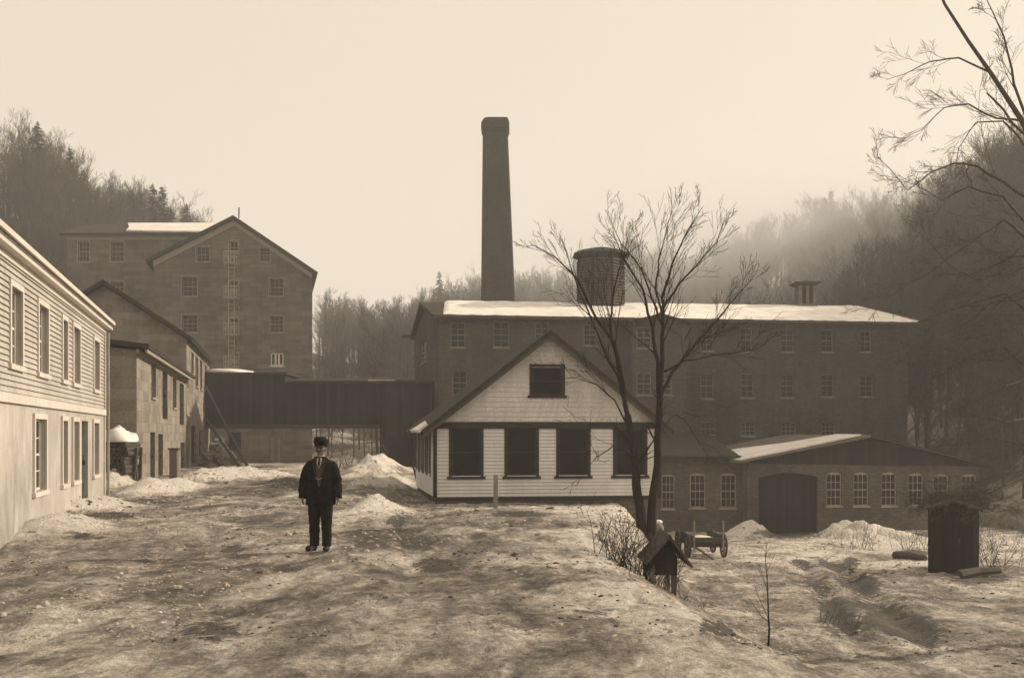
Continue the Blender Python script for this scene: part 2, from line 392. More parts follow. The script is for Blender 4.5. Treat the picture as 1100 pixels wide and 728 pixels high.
def window(parent, P0, P1, o, nx=2, ny=4, mat='sash', pane='glass', casing=.0, rec=.10, fw=.05, mw=.022, label=None, name='window', sill=True, arch=0, rail=True, casmat=None):
    a, b, z0, z1 = o; fr = frame(P0, P1); mb = MB()
    e = .003
    mb.box((a + e, -rec - .04, z0 + e), (a + fw, -rec + .02, z1 - e), fr); mb.box((b - fw, -rec - .04, z0 + e), (b - e, -rec + .02, z1 - e), fr)
    mb.box((a + fw, -rec - .04, z0 + e), (b - fw, -rec + .02, z0 + fw), fr); mb.box((a + fw, -rec - .04, z1 - fw - arch), (b - fw, -rec + .02, z1 - e), fr)
    for i in range(1, nx):
        u = a + fw + (b - a - 2 * fw) * i / nx; mb.box((u - mw / 2, -rec - .03, z0 + fw), (u + mw / 2, -rec + .005, z1 - fw - arch), fr)
    for j in range(1, ny):
        z = z0 + fw + (z1 - z0 - 2 * fw - arch) * j / ny; w = mw * (1.9 if rail and ny > 2 and j == ny // 2 else 1) / 2
        mb.box((a + fw, -rec - .034, z - w), (b - fw, -rec + .009, z + w), fr)
    if casing:
        c = casing
        mb.box((a - c, .003, z0 - c * .3), (a + .004, .045, z1 + c), fr); mb.box((b - .004, .003, z0 - c * .3), (b + c, .045, z1 + c), fr)
        mb.box((a + .004, .003, z1 - .004), (b - .004, .045, z1 + c), fr)
    w = mb.build(name, M[mat], parent)
    if label: w['label'] = label
    MB().box((a + fw, -rec - .022, z0 + fw), (b - fw, -rec - .012, z1 - fw - arch), fr).build('pane', M[pane], w)
    if sill:
        MB().box((a - .06 - casing, -.02, z0 - .09), (b + .06 + casing, .07, z0 - .003), fr).build('sill', M[casmat or mat], w)
    return w

def door(parent, P0, P1, o, mat='door', rec=.12, label=None):
    a, b, z0, z1 = o; fr = frame(P0, P1)
    mb = MB().box((a + .003, -rec - .05, z0 + .003), (b - .003, -rec, z1 - .003), fr)
    for z in (.2, .55, .85):
        zz = z0 + (z1 - z0) * z; mb.box((a + .06, -rec + .002, zz - .06), (b - .06, -rec + .03, zz + .06), fr)
    d = mb.build('door', M[mat], parent)
    if label: d['label'] = label
    MB().box((b - .16, -rec + .002, z0 + (z1 - z0) * .46), (b - .12, -rec + .07, z0 + (z1 - z0) * .52), fr).build('handle', M['iron'], d)
    return d

# ---------------------------------------------------------------- ground sheet
def graded(a, b, step, lo, hi, grow=1.09):
    xs = list(np.arange(a, b + 1e-6, step)); s = step
    while xs[-1] < hi: s *= grow; xs.append(min(hi, xs[-1] + min(s, 7)))
    s = step; left = []
    x = a
    while x > lo: s *= grow; x = max(lo, x - min(s, 7)); left.append(x)
    return left[::-1] + xs

def make_ground():
    xs = graded(-15, 24, .22, -330, 330); ys = graded(5, 54, .22, -60, 345)
    V = []; S = []; U = []; W = []
    for y in ys:
        for x in xs:
            V.append((x, y, ground_h(x, y)))
            px = CX + F * x / y if y > 1 else 0
            s = 0.0; mud = 0.0
            for (bx, by, rx, ry, h, sn) in BUMPS:
                q = ((x - bx) / rx) ** 2 + ((y - by) / ry) ** 2
                if q < 3: s += .42 * sn * math.exp(-q * 1.2) * (1 if h > .2 else .4)
            if 5 < y < 60 and -100 < px < 1200:
                py = HZ + F * (CZ - V[-1][2]) / y
                for (mx, my, rx, ry, a) in MUD:
                    q = ((px - mx) / rx) ** 2 + ((py - my) / ry) ** 2
                    if q < 4: mud = max(mud, a * 1.5 * math.exp(-q * .8))
                e = lerp_table(EDGE, y)
                s += .12 * math.exp(-((x - e + .6) / 1.1) ** 2) * (1 if y > 14 else .3)      # snow left along the bank
                s += .10 * smooth(e + 1, e + 5, x) * smooth(20, 34, y)
                s += .06 * smooth(26, 30, y) * smooth(-4, -2, x) * (1 - smooth(4, 5, x))
                s -= .06 * math.exp(-((x + .19 * y - 2.4) / 1.6) ** 2) * smooth(12, 20, y)
                for (x0, y0, x1, y1, w, dp) in RUTS:
                    if y0 <= y <= y1:
                        c = x0 + (x1 - x0) * (y - y0) / (y1 - y0); k = math.exp(-((x - c) / (w * 1.6)) ** 2) * dp * 7
                        mud = max(mud, k * (1.2 if x0 > 3 else .5) * (.35 + .65 * smooth(-.15, .2, noise.noise(Vector((x * .4, y * .35, 44))))))
            if 60 < y < 100: s += .1
            S.append(s); U.append(min(1, mud))
            r = math.hypot(x, y); f0 = lerp_table(FOOT, max(-900, min(3200, px))) if y > 1 else 90
            W.append(smooth(f0 - 6, f0 + 6, r))
    nx = len(xs); ny = len(ys)
    idx = np.arange(nx * ny).reshape(ny, nx)
    Fc = np.stack([idx[:-1, :-1], idx[:-1, 1:], idx[1:, 1:], idx[1:, :-1]], -1).reshape(-1, 4)
    me = bpy.data.meshes.new('ground'); me.from_pydata(V, [], Fc.tolist())
    for nm, arr in (('snow', S), ('mud', U), ('wood', W)):
        me.attributes.new(nm, 'FLOAT', 'POINT').data.foreach_set('value', arr)
    me.polygons.foreach_set('use_smooth', [True] * len(me.polygons)); me.materials.append(M['ground'])
    o = bpy.data.objects.new('ground', me); col.objects.link(o); o['kind'] = 'structure'
    return o
make_ground()

def gz(x, y): return ground_h(x, y)

# clapboards as real lapped boards
def clapboards(mb, P0, P1, z0, z1, pitch, ops=(), top=None, lap=.034, out=.0):
    L = (v2(P1) - v2(P0)).length; fr = frame(P0, P1); n = int(math.ceil((z1 - z0) / pitch))
    for i in range(n):
        a = z0 + i * pitch; b = min(z1, a + pitch); m = (a + b) / 2
        def lim(z):
            if top is None: return 0.0, L
            return top(z)
        la, ra = lim(a); lb, rb = lim(b)
        if ra - la < .05: continue
        cuts = sorted([(o[0], o[1]) for o in ops if o[2] < m < o[3]])
        segs = []; x = None
        cur = (la, lb)
        for c in cuts: segs.append((cur[0], c[0], cur[1], c[0])); cur = (c[1], c[1])
        segs.append((cur[0], ra, cur[1], rb))
        for (xa0, xa1, xb0, xb1) in segs:
            if xa1 - xa0 < .02: continue
            if xb1 < xb0: xb0 = xb1 = (xb0 + xb1) / 2
            o0 = out + lap; o1 = out + .004; gp = pitch * .16; a_ = a + gp
            mb.add([fr(xa0, o0, a_), fr(xa1, o0, a_), fr(xb1, o1, b), fr(xb0, o1, b), fr(xa0, out + .001, a_ + .004), fr(xa1, out + .001, a_ + .004)], [(0, 1, 2, 3), (4, 5, 1, 0)])

# ================================================================ street on the left
SD = Vector((-.23, 1.0)).normalized(); SN = Vector((SD.y, -SD.x))     # along the street, into the street
ORG = Vector((-11.55, 29.0))
def st(s, o=0.0):            # s metres up the street, o metres out of the facade line
    p = ORG + SD * s + SN * o; return (p.x, p.y)

def white_house():
    hd = Vector((-.268, 1.0)).normalized(); hn = Vector((hd.y, -hd.x))
    def st(s, o=0.0):
        p = ORG + hd * s + hn * o; return (p.x, p.y)
    A = st(-17); B = st(0); root = thing('clapboard_house', (A[0], A[1], 0), 'white two storey clapboard house at the left edge of the yard', 'house')
    z_e = 4.95; zm = 2.35
    P0, P1 = A, B          # facade seen from the street: near end on the left
    up = [rect(P0, P1, r) for r in ((77.5, 84.5, 353, 405), (100, 105.5, 367, 414), (66, 71, 340, 398), (40, 50, 325, 385), (10, 22, 305, 372))]
    lo = [rect(P0, P1, r) for r in ((77.5, 83.5, 447, 498), (99.5, 105, 451, 499), (66, 71, 444, 500), (36, 48, 440, 505))]
    dr = rect(P0, P1, (88, 94.5, 448, 531)); lo = [(a, b, .75, 2.12) for (a, b, c, d) in lo]; up = [(a, b, 3.0, 4.3) for (a, b, c, d) in up]
    dr = (dr[0], dr[1], .12, 2.15)
    D = 7.5
    C0 = st(0, -D); C1 = st(-17, -D)
    mb = MB(); wall(mb, P0, P1, -.4, z_e, up + lo + [dr])
    gp = (st(0)[0], st(0)[1])
    wall(mb, B, C0, -.4, [(0, z_e), (D / 2, z_e + 1.5), (D, z_e)]); wall(mb, C0, C1, -.4, z_e); wall(mb, C1, A, -.4, [(0, z_e), (D / 2, z_e + 1.5), (D, z_e)])
    mb.build('wall', M['house'], root)
    cb = MB(); clapboards(cb, P0, P1, zm + .16, z_e - .12, .10, up, None, .028); clapboards(cb, B, C0, zm + .16, z_e, .125)
    cb.build('clapboards', M['house'], root)
    fr = frame(P0, P1); L = 17
    t = MB(); t.box((0, .004, zm), (L + .04, .06, zm + .16), fr); t.box((L - .12, .024, zm + .16), (L + .03, .05, z_e - .1), fr); t.box((L - .12, .004, -.2), (L + .03, .04, zm), fr)
    t.box((0, .004, z_e - .28), (L + .1, .05, z_e - .06), fr)
    t.build('corner_trim', M['whitetrim'], root)
    for o in up: window(root, P0, P1, o, 2, 4, 'whitetrim', casing=.10)
    for o in lo: window(root, P0, P1, o, 2, 4, 'whitetrim', casing=.10)
    door(root, P0, P1, dr)
    rf = MB(); sl = 1.5 / (D / 2); oh = .24
    def rp(s, o): z = z_e + .10 + (-o) * sl if o > -D / 2 else z_e + .10 + (D + o) * sl; p = st(s, o); return (p[0], p[1], z)
    rf.slab([rp(-17.4, oh), rp(.25, oh), rp(.25, -D / 2), rp(-17.4, -D / 2)], .12); rf.slab([rp(-17.4, -D - oh), rp(.4, -D - oh), rp(.4, -D / 2 - .001), rp(-17.4, -D / 2 - .001)], .12)
    rfo = rf.build('roof', M['roofgrey'], root)
    cn = MB(); cn.box((-.4, .004, z_e - .06), (L + .25, .16, z_e - .03), fr); cn.box((-.4, .14, z_e - .03), (L + .26, .27, z_e + .06), fr); cn.box((-.4, .05, z_e - .16), (L + .3, .2, z_e - .06), fr)
    cn.build('cornice', M['whitetrim'], root)
    st_ = MB(); fr2 = fr; st_.box((dr[0] - .2, .02, -.3), (dr[1] + .2, .7, .1), fr2); st_.build('doorstep', M['rock'], root)
    # icicle-stained downpipe at corner
    MB().tube([fr(L + .06, .10, .1), fr(L + .06, .10, 4.7)], .045, 8).build('downpipe', M['trim'], root)
white_house()

def stone_shop():
    A = st(6.9); B = st(27.2); root = thing('stone_workshop', (A[0], A[1], 0), 'low two storey stone workshop with tall narrow windows beyond the white house', 'workshop')
    P0, P1 = A, B; z_e = 4.75
    up = [rect(P0, P1, r) for r in ((162.5, 167.5, 389, 427), (174.5, 180, 399, 450), (185.5, 189.5, 405, 438), (193, 197.5, 412, 456), (200, 203, 417, 445))]
    lo = [rect(P0, P1, r) for r in ((161.5, 166.5, 464, 517), (170, 175, 466, 514), (194, 198.5, 475, 511))]
    L = (v2(P1) - v2(P0)).length; D = 6
    mb = MB(); wall(mb, P0, P1, -.6, z_e, up + lo, .22)
    C0, C1 = st(27.2, -D), st(6.9, -D)
    wall(mb, B, C0, -.6, z_e + .5); wall(mb, C0, C1, -.6, z_e + .6); wall(mb, C1, A, -.6, [(0, z_e + .6), (D, z_e)])
    mb.build('wall', M['sidestone'], root)
    for i, o in enumerate(up):
        if i in (1, 3): door(root, P0, P1, o, label='tall dark loading door')
        else: window(root, P0, P1, o, 2, 6, 'trim', casing=0, rec=.16)
    for o in lo: door(root, P0, P1, o)
    def rp(s, o): p = st(6.9 + s, o); return (p[0], p[1], z_e + .24 - o * .10)
    rf = MB().slab([rp(-.35, .45), rp(20.8, .45), rp(20.8, -D - .3), rp(-.35, -D - .3)], .16).build('roof', M['roof'], root)
    fr = frame(P0, P1)
    MB().box((-.2, .004, z_e - .12), (L, .1, z_e + .02), fr).box((-.2, .30, z_e - .10), (L, .38, z_e + .03), fr).build('eave_board', M['trim'], root)
stone_shop()

def tall_shop():
    A = st(27.25); B = st(47); root = thing('gabled_stone_shop', (A[0], A[1], -.2), 'taller gabled stone shop joined behind the low stone workshop', 'workshop')
    P0, P1 = A, B; z_e = 6.95; D = 8.4; pk = z_e + 2.75
    ops = [rect(P0, P1, r) for r in ((205.6, 208.2, 379, 402), (210, 213, 384, 415), (215, 217.3, 387, 418), (220, 222, 392, 418))]
    lo = [rect(P0, P1, r) for r in ((205.5, 210.5, 457, 498), (214, 217, 462, 490))]
    mb = MB(); wall(mb, P0, P1, -1.2, z_e, ops + lo, .22)
    C0, C1 = st(47, -D), st(27.25, -D)
    wall(mb, B, C0, -1.2, [(0, z_e), (D / 2, pk), (D, z_e)]); wall(mb, C0, C1, -1.2, z_e); wall(mb, C1, A, -1.2, [(0, z_e), (D / 2, pk), (D, z_e)])
    mb.build('wall', M['sidestone'], root)
    for o in ops: window(root, P0, P1, o, 2, 6, 'trim', rec=.16)
    for o in lo: door(root, P0, P1, o)
    sl = 2.75 / (D / 2)
    def rp(s, o): z = z_e + .28 - o * sl if o > -D / 2 else z_e + .28 + (D + o) * sl; p = st(27.25 + s, o); return (p[0], p[1], z)
    rf = MB(); rf.slab([rp(-.45, .4), rp(20, .4), rp(20, -D / 2), rp(-.45, -D / 2)], .2); rf.slab([rp(-.45, -D - .4), rp(20, -D - .4), rp(20, -D / 2 - .001), rp(-.45, -D / 2 - .001)], .2)
    rf.build('roof', M['roof'], root)
tall_shop()

# ================================================================ big stone mill, left background
def big_mill():
    Y0 = 90.0
    xl = at(165, 0, Y0).x; xr = at(335.5, 0, Y0).x; xp = at(252, 0, Y0).x
    zl = 17.0; zr = 16.0; zp = at(252, 236, Y0).z
    P0, P1 = (xl, Y0), (xr, Y0); W = xr - xl; D = 34
    root = thing('stone_mill', (xl, Y0, -.8), 'tall gabled stone mill with an iron fire escape down its front', 'mill')
    doors = [rect(P0, P1, r) for r in ((246.5, 256, 259, 283), (246.5, 256, 301, 320), (246.5, 256, 341, 359), (246.5, 256, 379, 394))]
    wins = [rect(P0, P1, r) for r in ((211, 225, 265, 281), (279, 290, 266, 281), (195.5, 212, 297, 318), (289.5, 304.5, 299, 318), (195.5, 212, 338, 357), (289.5, 304.5, 339, 357), (196, 212, 379, 394))]
    lit = rect(P0, P1, (290.5, 304.5, 379, 393)); gd = rect(P0, P1, (289, 304, 469, 497)); gw = rect(P0, P1, (245, 259, 464, 484))
    mb = MB(); top = [(0, zl), (xp - xl, zp), (W, zr)]
    gd = (gd[0], gd[1], -.72, gd[3])
    wall(mb, P0, P1, -2, top, doors + wins + [lit, gd, gw], .3)
    wall(mb, P1, (xr - 8, Y0 + D), -2, zr); wall(mb, (xr - 8, Y0 + D), (xl - 8, Y0 + D), -2, [(0, zr), (xr - xp, zp), (W, zl)]); wall(mb, (xl - 8, Y0 + D), P0, -2, zl)
    mb.build('wall', M['millstone'], root)
    for o in wins: window(root, P0, P1, o, 3, 4, 'sash', casing=.08, rec=.2, mw=.035, fw=.07)
    window(root, P0, P1, lit, 3, 1, 'whitetrim', rec=.12, mw=.16, fw=.12, label='window behind pale upright slats')
    window(root, P0, P1, gw, 2, 4, 'darksash', rec=.2)
    for o in doors: window(root, P0, P1, o, 2, 4, 'sash', casing=.12, rec=.15, mw=.06, fw=.1)
    door(root, P0, P1, gd, 'greyboard', .1, label='pale plank door under the covered bridge')
    fr = frame(P0, P1)
    t = MB(); u = xp - xl; e = .7
    def rk(u0, z0, u1, z1):
        t.add([fr(u0, .005, z0 - .55), fr(u1, .005, z1 - .55), fr(u1, .005, z1 - .02), fr(u0, .005, z0 - .02), fr(u0, .12, z0 - .55), fr(u1, .12, z1 - .55), fr(u1, .12, z1 - .02), fr(u0, .12, z0 - .02)],
              [(4, 5, 6, 7), (0, 4, 7, 3), (1, 2, 6, 5), (0, 1, 5, 4), (3, 7, 6, 2)])
    rk(0, zl, u, zp); rk(u, zp, W, zr); t.build('rake_board', M['trim'], root)
    rf = MB(); oy = -.5
    sL = (zp - zl) / u; sR = (zp - zr) / (W - u)
    def rr(x, z, y): return (x - 8 * max(0, y) / D, Y0 + y, z + .3)
    rf.slab([rr(xl - .6, zl - .6 * sL, oy), rr(xp, zp, oy), rr(xp, zp, D), rr(xl - .6, zl - .6 * sL, D)], .28)
    rf.slab([rr(xp + .001, zp, oy), rr(xr + .6, zr - .6 * sR, oy), rr(xr + .6, zr - .6 * sR, D), rr(xp + .001, zp, D)], .28)
    rf.build('roof', M['roof'], root)
    # fire escape
    fe = MB(); uc = (doors[0][0] + doors[0][1]) / 2
    for o in doors:
        z = o[2] - .08
        for k in range(9): fe.box((uc - .58, .1 + k * .13, z - .05), (uc + .58, .16 + k * .13, z), fr)
        for h in (.45, .95):
            fe.box((uc - .58, 1.18, z + h), (uc + .58, 1.23, z + h + .05), fr); fe.box((uc - .58, .1, z + h), (uc - .53, 1.18, z + h + .05), fr); fe.box((uc + .53, .1, z + h), (uc + .58, 1.18, z + h + .05), fr)
        for k in range(9):
            a = uc - .57 + k * .14; fe.box((a, 1.19, z), (a + .04, 1.22, z + .95), fr)
        for s in (-.54, .5):
            fe.tube([fr(uc + s, .05, z - .9), fr(uc + s, 1.15, z - .05)], .035, 5)
    zt, zb = doors[0][2], doors[-1][2] - 2.2
    for s in (-.28, .22): fe.box((uc + s, .75, zb), (uc + s + .05, .80, zt), fr)
    n = int((zt - zb) / .4)
    for k in range(n): fe.box((uc - .23, .76, zb + k * .4), (uc + .22, .79, zb + k * .4 + .035), fr)
    fe.build('fire_escape', M['escape'], root, uv=False)
    MB().tube([(xp + .3, Y0 + .3, zp + .2), (xp + .3, Y0 + .3, zp + 1.15)], .06, 6).build('finial', M['iron'], root)
    # long wing behind
    W0, W1 = (at(72, 0, 97).x, 97.0), (at(226, 0, 97).x, 97.0); r2 = thing('mill_wing', (W0[0], 97, -.8), 'long flat roofed stone wing behind the tall gabled mill', 'mill')
    z_e = at(0, 252, 97).z; L = W1[0] - W0[0]
    wn = [rect(W0, W1, r) for r in ((119, 133, 259, 281), (119, 133, 302, 324), (84, 96, 259, 281))]
    mb = MB(); wall(mb, W0, W1, -2, z_e, wn, .3); zr_ = at(0, 243, 104).z + .2
    wall(mb, W1, (W1[0], 111), -2, [(0, z_e), (7, zr_ - .2), (14, z_e)]); wall(mb, (W1[0], 111), (W0[0], 111), -2, z_e); wall(mb, (W0[0], 111), W0, -2, [(0, z_e), (7, zr_ - .2), (14, z_e)])
    mb.build('wall', M['millstone'], r2)
    for o in wn: window(r2, W0, W1, o, 3, 4, 'sash', casing=.1, rec=.2, mw=.05, fw=.09)
    MB().box((0, .004, z_e - .5), (L, .1, z_e - .05), frame(W0, W1)).build('eave_board', M['trim'], r2)
    rf = MB(); rf.slab([(W0[0] - .5, 96.4, z_e + .05), (W1[0] + .3, 96.4, z_e + .05), (W1[0] + .3, 104, zr_), (W0[0] - .5, 104, zr_)], .25)
    rf.slab([(W0[0] - .5, 111.6, z_e + .05), (W1[0] + .3, 111.6, z_e + .05), (W1[0] + .3, 104.001, zr_), (W0[0] - .5, 104.001, zr_)], .25)
    ro = rf.build('roof', M['roof'], r2)
    s = MB(); x0 = at(128, 0, 99).x; sl = (zr_ - z_e - .05) / 7.6
    zz = lambda y: z_e + .05 + (y - 96.4) * sl + .16
    s.slab([(x0 + 1.2, 97.6, zz(97.6)), (x0 + 4, 97.0, zz(97)), (x0 + 7, 96.7, zz(96.7)), (W1[0] + .2, 96.5, zz(96.5)), (W1[0] + .2, 103.9, zz(103.9)), (x0 - 1, 103.9, zz(103.9)), (x0 + .6, 100, zz(100))], .14)
    s.build('snow_patch', M['roofsnow'], ro)
big_mill()

# ================================================================ covered bridge
def bridge():
    y0, y1 = 70.0, 74.0
    xl = at(221, 0, y0).x; xm = at(306, 0, y0).x; xr = at(452, 0, y0).x
    zb = at(0, 455.5, y0).z; z1 = at(0, 402.5, y0).z; z2a = at(0, 411, y0).z; z2b = at(0, 411, y0).z
    root = thing('covered_bridge', (xl, y0, 0), 'dark boarded covered bridge crossing the road between the mills', 'bridge')
    a = MB(); a.box((xl, y0, zb), (xm, y1, z1)); a.box((xm + .004, y0 + .1, zb + .03), (xr, y1, z2a)); a.build('boarding', M['board'], root)
    r_ = MB(); r_.box((xl - .1, y0 - .35, z1 + .003), (xm + .2, y1 + .3, z1 + .16))
    r_.slab([(xm + .21, y0 - .25, z2a + .12), (xr + .1, y0 - .25, z2b + .12), (xr + .1, y1 + .2, z2b + .55), (xm + .21, y1 + .2, z2a + .55)], .12)
    ro = r_.build('roof', M['roof'], root)
    b = MB(); b.box((xl, y0 - .05, zb - .28), (xr - 2, y0 + .12, zb - .003)); b.box((xl, y1 - .2, zb - .28), (xr - 2, y1 - .02, zb - .003))
    for k in range(12): b.box((xl + .6 + k * 1.15, y0 + .125, zb - .22), (xl + .8 + k * 1.15, y1 - .205, zb - .004))
    b.build('beams', M['wood'], root)
    s = MB(); cx = at(242, 0, 71.5).x
    pts = [(cx + 1.9 * math.cos(t) * (1 + .12 * math.sin(3 * t)), 71.6 + 1.5 * math.sin(t)) for t in [i * math.pi / 10 for i in range(20)]]
    rings = [[(p[0], p[1], z1 + .165) for p in pts], [(cx + (p[0] - cx) * .93, 71.6 + (p[1] - 71.6) * .93, z1 + .36) for p in pts], [(cx + (p[0] - cx) * .6, 71.6 + (p[1] - 71.6) * .6, z1 + .47) for p in pts]]
    s.loft(rings).build('snow_patch', M['roofsnow'], ro, smooth=True)
    MB().box((at(396, 0, y0).x, y0 - .28, z2a + .125), (at(424, 0, y0).x, y0 + .2, z2a + .19)).build('snow_patch', M['roofsnow'], ro)
    # dark shed carrying the right end
    x0 = at(408, 0, 62).x; x1 = at(447, 0, 62).x; r2 = thing('bridge_pier_shed', (x0, 62, -.7), 'dark brick pier shed carrying the right end of the covered bridge', 'shed')
    m = MB(); zt = at(0, 412, 62).z
    wall(m, (x0, 62), (x1 + 1, 62), -2, zt); wall(m, (x1 + 1, 62), (x1 + 1, 69.8), -2, zt); wall(m, (x1 + 1, 69.8), (x0, 69.8), -2, zt); wall(m, (x0, 69.8), (x0, 62), -2, zt)
    m.build('wall', M['board'], r2)
    MB().box((x0 - .2, 61.8, zt + .003), (x1 + 1.1, 69.85, zt + .18)).build('roof', M['roof'], r2)
    MB().box((x1 - 1.7, 61.93, -1), (x1 - .7, 61.985, 1.6)).build('door', M['door'], r2)
bridge()

# ================================================================ main brick mill
FL, FRt, BL, BR = (-4.3, 60.0), (24.8, 64.2), (-6.95, 73.0), (23.0, 76.8)
ZE = 8.75
def brick_mill():
    root = thing('brick_mill', (FL[0], FL[1], -3), 'long dark brick mill with a snow covered roof across the right side', 'mill')
    w = []
    for r in ((484, 500, 346, 373), (530, 547, 346, 373), (575, 590, 346, 371), (627, 641, 348, 371),
              (486, 502, 398, 424), (752.5, 767, 352, 377), (795.5, 808, 352, 378), (838.5, 853, 353, 378), (881.5, 895, 354, 378), (924, 936, 355, 378),
              (752.5, 767, 401, 428), (796, 810, 401, 427), (838.5, 853, 402, 427), (882, 896, 402, 426), (924, 938, 403, 426)): w.append((rect(FL, FRt, r), 4))
    for r in ((753, 769, 453, 481), (796, 811.5, 453, 468), (839.5, 855, 453, 468), (882.5, 897.5, 453, 468), (526, 540, 402, 424)): w.append((rect(FL, FRt, r), 3))
    mb = MB(); L = (v2(FRt) - v2(FL)).length
    wall(mb, FL, FRt, -4, ZE, [x[0] for x in w], .2)
    wall(mb, FRt, BR, -4, ZE); wall(mb, BR, BL, -4, ZE); LL = (v2(FL) - v2(BL)).length
    sw = [rect(BL, FL, r) for r in ((452, 458, 366, 390), (452, 458, 412, 436))]
    wall(mb, BL, FL, -4, [(0, ZE), (LL / 2, 10.1), (LL, ZE)], sw, .2)
    fr = frame(FL, FRt)
    for o, k in w:   # brick sills and flat arches
        mb.box((o[0] - .12, .003, o[3] + .003), (o[1] + .12, .03, o[3] + .28), fr)
    for i in range(40):
        u = .3 + i * .72
        if u < L - .3: mb.box((u, .002, ZE - .42), (u + .3, .11, ZE - .16), fr)
    mb.box((0, .002, ZE - .159), (L, .13, ZE - .02), fr)
    mb.build('wall', M['brick'], root)
    for i, (o, k) in enumerate(w):
        small = k == 3 and i != 19 and i != 15
        window(root, FL, FRt, o, 3 if k == 3 else 2, 3 if small else 4, 'sash' if k == 3 else 'millsash', casing=.0, rec=.10, mw=.03, fw=.06, rail=not small)
    for o in sw: window(root, BL, FL, o, 2, 4, 'trim', rec=.1, mw=.035)
    # wall anchors
    a = MB()
    for px in (779, 822, 860, 902):
        u, Y = on(FL, FRt, px); z = CZ + (HZ - 391) / F * Y; a.box((u - .07, .003, z - .2), (u + .07, .05, z + .2), fr)
    a.build('wall_anchor', M['iron'], root)
    # roof
    n = frame(FL, FRt); e0 = Vector(n(-.35, .45, ZE - .02)); e1 = Vector(n(L + .5, .45, ZE - .02))
    rl = Vector((-5.75, 66.4, 10.35)); rr = Vector((24.0, 69.4, 10.35))
    b0 = Vector((BL[0] - .35, BL[1] + .45, ZE - .02)); b1 = Vector((BR[0] + .5, BR[1] + .5, ZE - .02))
    rl.x -= .25; rr.x -= .6
    rf = MB(); rf.slab([e0, e1, rr, rl], .18); rf.slab([e1 + Vector((.002, 0, 0)), b1, rr + Vector((.002, 0, 0))], .18); rf.slab([b1, b0, rl, rr], .18)
    ro = rf.build('roof', M['roof'], root)
    up = Vector((0, 0, .13))
    def P(s, t): return e0.lerp(e1, s).lerp(rl.lerp(rr, s), t)
    N = 150; rng = random.Random(4); rows = 10
    V = []; Fc = []
    for j in range(rows + 1):
        for i in range(N + 1):
            s0 = .052 - .02 * (j / rows) if True else 0
            s0 = .055 - .035 * (1 - j / rows)
            s = s0 + (1 - s0) * i / N; t = .004 + .996 * j / rows + (.07 * max(0, noise.noise(Vector((s * 45, 3, 8)))) + .02 * abs(noise.noise(Vector((s * 160, 1, 2))))) * (1 - j / rows)
            p = P(s, t); k = noise.noise(Vector((s * 30, t * 3, 1)))
            edge = min(1, min(i, N - i, j + .0, ) / 1.0)
            p = p + Vector((0, 0, .015 + (.10 + .05 * k) * edge)); V.append(p)
    for j in range(rows):
        for i in range(N):
            if 0 < j < 6 and 10 <= i <= 14 and i - 10 < j + 0 and False: continue
            a_ = j * (N + 1) + i; Fc.append((a_, a_ + 1, a_ + N + 2, a_ + N + 1))
    sn = MB(); sn.add(V, Fc); so = sn.build('snow_cover', M['roofsnow'], ro, smooth=True)
    hp = MB(); hp.slab([e1 + up, b1 + up, rr + up], .1); hp.build('snow_cover', M['roofsnow'], ro)
    MB().box((-.3, .33, ZE - .18), (L + .4, .46, ZE - .03), fr).build('gutter', M['wood'], root)
    tt = Vector(b0); MB().box((BL[0] - .9, BL[1] - .1, ZE - .12), (BL[0] + 1.2, BL[1] - .0, ZE + .10)).build('bracket', M['wood'], root)
    # stair tower
    T0 = n(on(FL, FRt, 672)[0], 1.6, 0)[:2]; T1 = n(on(FL, FRt, 729)[0], 1.6, 0)[:2]; Wt = (v2(T1) - v2(T0)).length
    tr = thing('stair_tower', (T0[0], T0[1], -3), 'shallow gabled brick stair tower projecting behind the bare tree', 'tower')
    ow = [rect(T0, T1, r) for r in ((684, 700, 351, 374), (684, 700, 400, 424), (708, 722, 400, 424))]
    m = MB(); zt = 8.35; wall(m, T0, T1, -4, [(0, zt), (Wt / 2, zt + .42), (Wt, zt)], ow, .18)
    Q0 = n(on(FL, FRt, 672)[0], .004, 0)[:2]; Q1 = n(on(FL, FRt, 729)[0], .004, 0)[:2]
    wall(m, T1, Q1, -4, zt); wall(m, Q0, T0, -4, zt); m.build('wall', M['brick'], tr)
    for o in ow: window(tr, T0, T1, o, 2, 4, 'millsash', rec=.1, mw=.035, fw=.07)
    f = frame(T0, T1)
    MB().slab([f(-.25, .3, zt + .05), f(Wt / 2, .3, zt + .52), f(Wt / 2, -1.55, zt + .52), f(-.25, -1.55, zt + .05)], .12).slab([f(Wt / 2 + .001, .3, zt + .52), f(Wt + .25, .3, zt + .05), f(Wt + .25, -1.55, zt + .05), f(Wt / 2 + .001, -1.55, zt + .52)], .12).build('roof', M['roof'], tr)
brick_mill()

